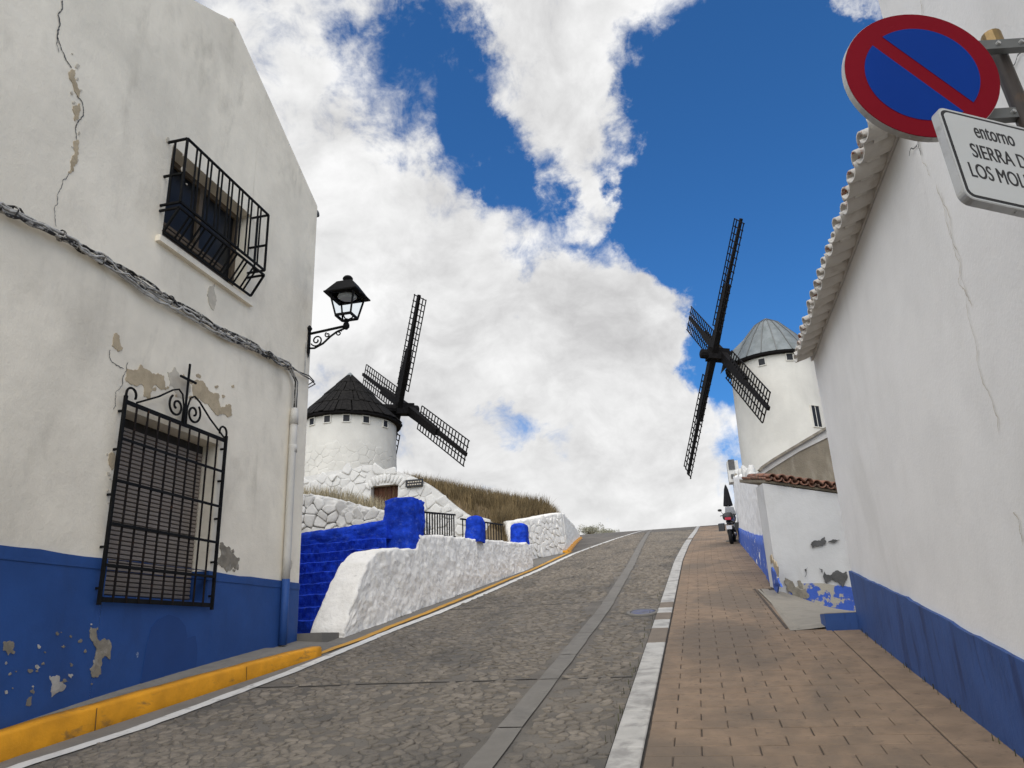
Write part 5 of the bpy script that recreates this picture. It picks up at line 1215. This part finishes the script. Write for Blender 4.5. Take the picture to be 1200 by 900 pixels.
def hull(name, secs, material, parent, N_=12):
    rows = [[bp(w_ * math.copysign(abs(math.cos(t)) ** .7, math.cos(t)), y, z + h_ * math.copysign(abs(math.sin(t)) ** .7, math.sin(t))) for t in np.linspace(0, 2 * math.pi, N_ + 1)] for y, z, w_, h_ in secs]
    mb = MB(); mb.grid(rows); n1 = N_ + 1; mb.f.append(tuple(range(N_))[::-1]); mb.f.append(tuple(range((len(secs) - 1) * n1, (len(secs) - 1) * n1 + N_))); return mb.build(name, material, parent, True)
hull('tank', [(-.05, .80, .08, .06), (.05, .86, .15, .11), (.25, .90, .17, .13), (.42, .88, .12, .10), (.48, .86, .05, .05)], 'bike_blue', mt_)
hull('seat', [(-.62, .86, .08, .04), (-.5, .86, .13, .05), (-.2, .82, .15, .06), (.02, .80, .11, .05)], 'bike_black', mt_)
hull('engine', [(-.2, .45, .12, .12), (-.1, .48, .17, .18), (.2, .48, .17, .18), (.32, .45, .1, .12)], 'bike_black', mt_)
hull('fairing', [(.42, .85, .14, .16), (.55, .95, .20, .18), (.68, .98, .15, .14), (.78, .95, .05, .05)], 'bike_black', mt_)
hull('tail', [(-.88, .80, .05, .03), (-.78, .79, .09, .05), (-.5, .78, .11, .06)], 'bike_black', mt_)
hull('luggage_box', [(-.95, 1.05, .16, .10), (-.92, 1.05, .20, .15), (-.62, 1.05, .20, .15), (-.58, 1.05, .16, .10)], 'bike_black', mt_)
for sx in (-1, 1):
    mb = MB(); mb.prism([bp(sx * .20, y, z) for y, z in ((-.85, .52), (-.35, .52), (-.35, .80), (-.85, .80))], (sx * .17, 0, 0)); mb.build('pannier', 'bike_black', mt_)
    mb = MB(); mb.tube([bp(0, .45, 1.02), bp(sx * .25, .40, 1.08), bp(sx * .38, .30, 1.06)], .016, 6); hb_ = mb.build('handlebar', 'bike_black', mt_, True)
    mb = MB(); mb.tube([bp(sx * .26, .40, 1.08), bp(sx * .36, .45, 1.26)], .008, 5); mb.lathe(bp(sx * .39, .45, 1.28), [(.001, -.045), (.06, -.03), (.07, .0), (.06, .03), (.001, .045)], 8, False); mb.build('mirror', 'bike_black', hb_)
    mb = MB(); mb.tube([bp(sx * .07, .72, .32), bp(sx * .07, .52, .85)], .025, 6); mb.build('fork', 'chrome', mt_, True)
    mb = MB(); mb.beam(bp(sx * .06, -.62, .32), bp(sx * .08, .0, .45), .04, .05); mb.build('swing_arm', 'bike_black', mt_)
mb = MB(); rows = [[bp(.22 * s_ * (1 - .25 * f), .66 - .22 * f - .05 * abs(s_), 1.05 + .34 * f) for s_ in (-1, -.5, 0, .5, 1)] for f in (0, .5, 1)]; mb.grid(rows); mb.grid([[(p[0], p[1] + .012, p[2]) for p in r] for r in rows]); mb.build('windscreen', 'bike_white', mt_, True)
mb = MB(); mb.box(bp(-.11, -.985, .93), bp(.11, -.95, 1.02)); mb.build('tail_light', 'tail_red', mt_)
mb = MB(); mb.box(bp(-.10, -.93, .58), bp(.10, -.91, .72)); mb.build('number_plate', 'bike_white', mt_)
mb = MB(); mb.tube([bp(.14, .1, .3), bp(.17, -.4, .33), bp(.18, -.8, .42)], [.03, .045, .05], 8); mb.build('exhaust', 'chrome', mt_, True)
ps = thing('parasol', (1.16, 27.0, gz(27)), 'folded black parasol standing beyond the motorcycle against the white wall', 'parasol')
mb = MB(); mb.tube([(1.16, 27, gz(27)), (1.16, 27, gz(27) + 1.98)], .022, 8); mb.build('pole', 'bike_white', ps)
mb = MB(); rows = []
for z, r in ((1.22, .13), (1.25, .135), (1.5, .10), (1.8, .06), (1.95, .02)):
    rows.append([(1.16 + r * (1 + .18 * math.cos(6 * t)) * math.cos(t), 27 + r * (1 + .18 * math.cos(6 * t)) * math.sin(t), gz(27) + z) for t in np.linspace(0, 2 * math.pi, 25)])
mb.grid(rows); mb.build('folded_canopy', 'cloth_black', ps, True)
mb = MB(); mb.lathe((1.16, 27, gz(27)), [(.22, 0), (.22, .05), (.05, .09), (.04, .2)], 14); mb.build('base', 'concrete', ps)

# ------------------------------------------------------------------ small trees beyond the crest
def tree(x, y, hgt, label, seed):
    rg = random.Random(seed); g = gz(y); t = thing('tree', (x, y, g), label, 'tree', 'small trees beyond the crest of the street')
    mb = MB(); mb.tube([(x, y, g), (x + .1, y, g + hgt * .3), (x - .1, y + .1, g + hgt * .6)], [.14, .11, .05], 7)
    for k in range(4):
        a = k * 1.57; mb.tube([(x, y, g + hgt * .4), (x + .6 * math.cos(a), y + .6 * math.sin(a), g + hgt * .75)], [.06, .02], 5)
    mb.build('trunk', 'bark', t, True); mb = MB()
    cl_ = [(x + rg.gauss(0, .6), y + rg.gauss(0, .6), g + hgt * rg.uniform(.55, .95), rg.uniform(.35, .6)) for _ in range(11)]
    for _ in range(2200):
        c = rg.choice(cl_); v_ = Vector((rg.gauss(0, 1), rg.gauss(0, 1), rg.gauss(0, .8))); v_ = v_.normalized() * c[3] * rg.uniform(.5, 1.1); p = Vector(c[:3]) + v_
        a = Vector((rg.gauss(0, 1), rg.gauss(0, 1), rg.gauss(0, 1))).normalized() * .07; b = a.cross(Vector((rg.gauss(0, 1), rg.gauss(0, 1), rg.gauss(0, 1)))).normalized() * .035
        mb.add([p - a, p + b, p + a, p - b], [(0, 1, 2, 3)])
    me = bpy.data.meshes.new('crown'); me.from_pydata(mb.v, [], mb.f); obj('crown', me, 'olive_leaf', t)
def crest_h(px, py, y): p = atY(px, py, y); return p.x, p.z - gz(y)
for i, (px, py, y, lb) in enumerate(((690, 614, 84, 'broad pale olive tree peeping over the crest of the street'), (703, 618, 90, 'small pale tree just showing over the crest, between two others'), (712, 619, 95, 'tiny pale treetop just over the crest, nearest the painted line'))):
    x, hh = crest_h(px, py, y); tree(x, y, hh * .66, lb, 50 + i)
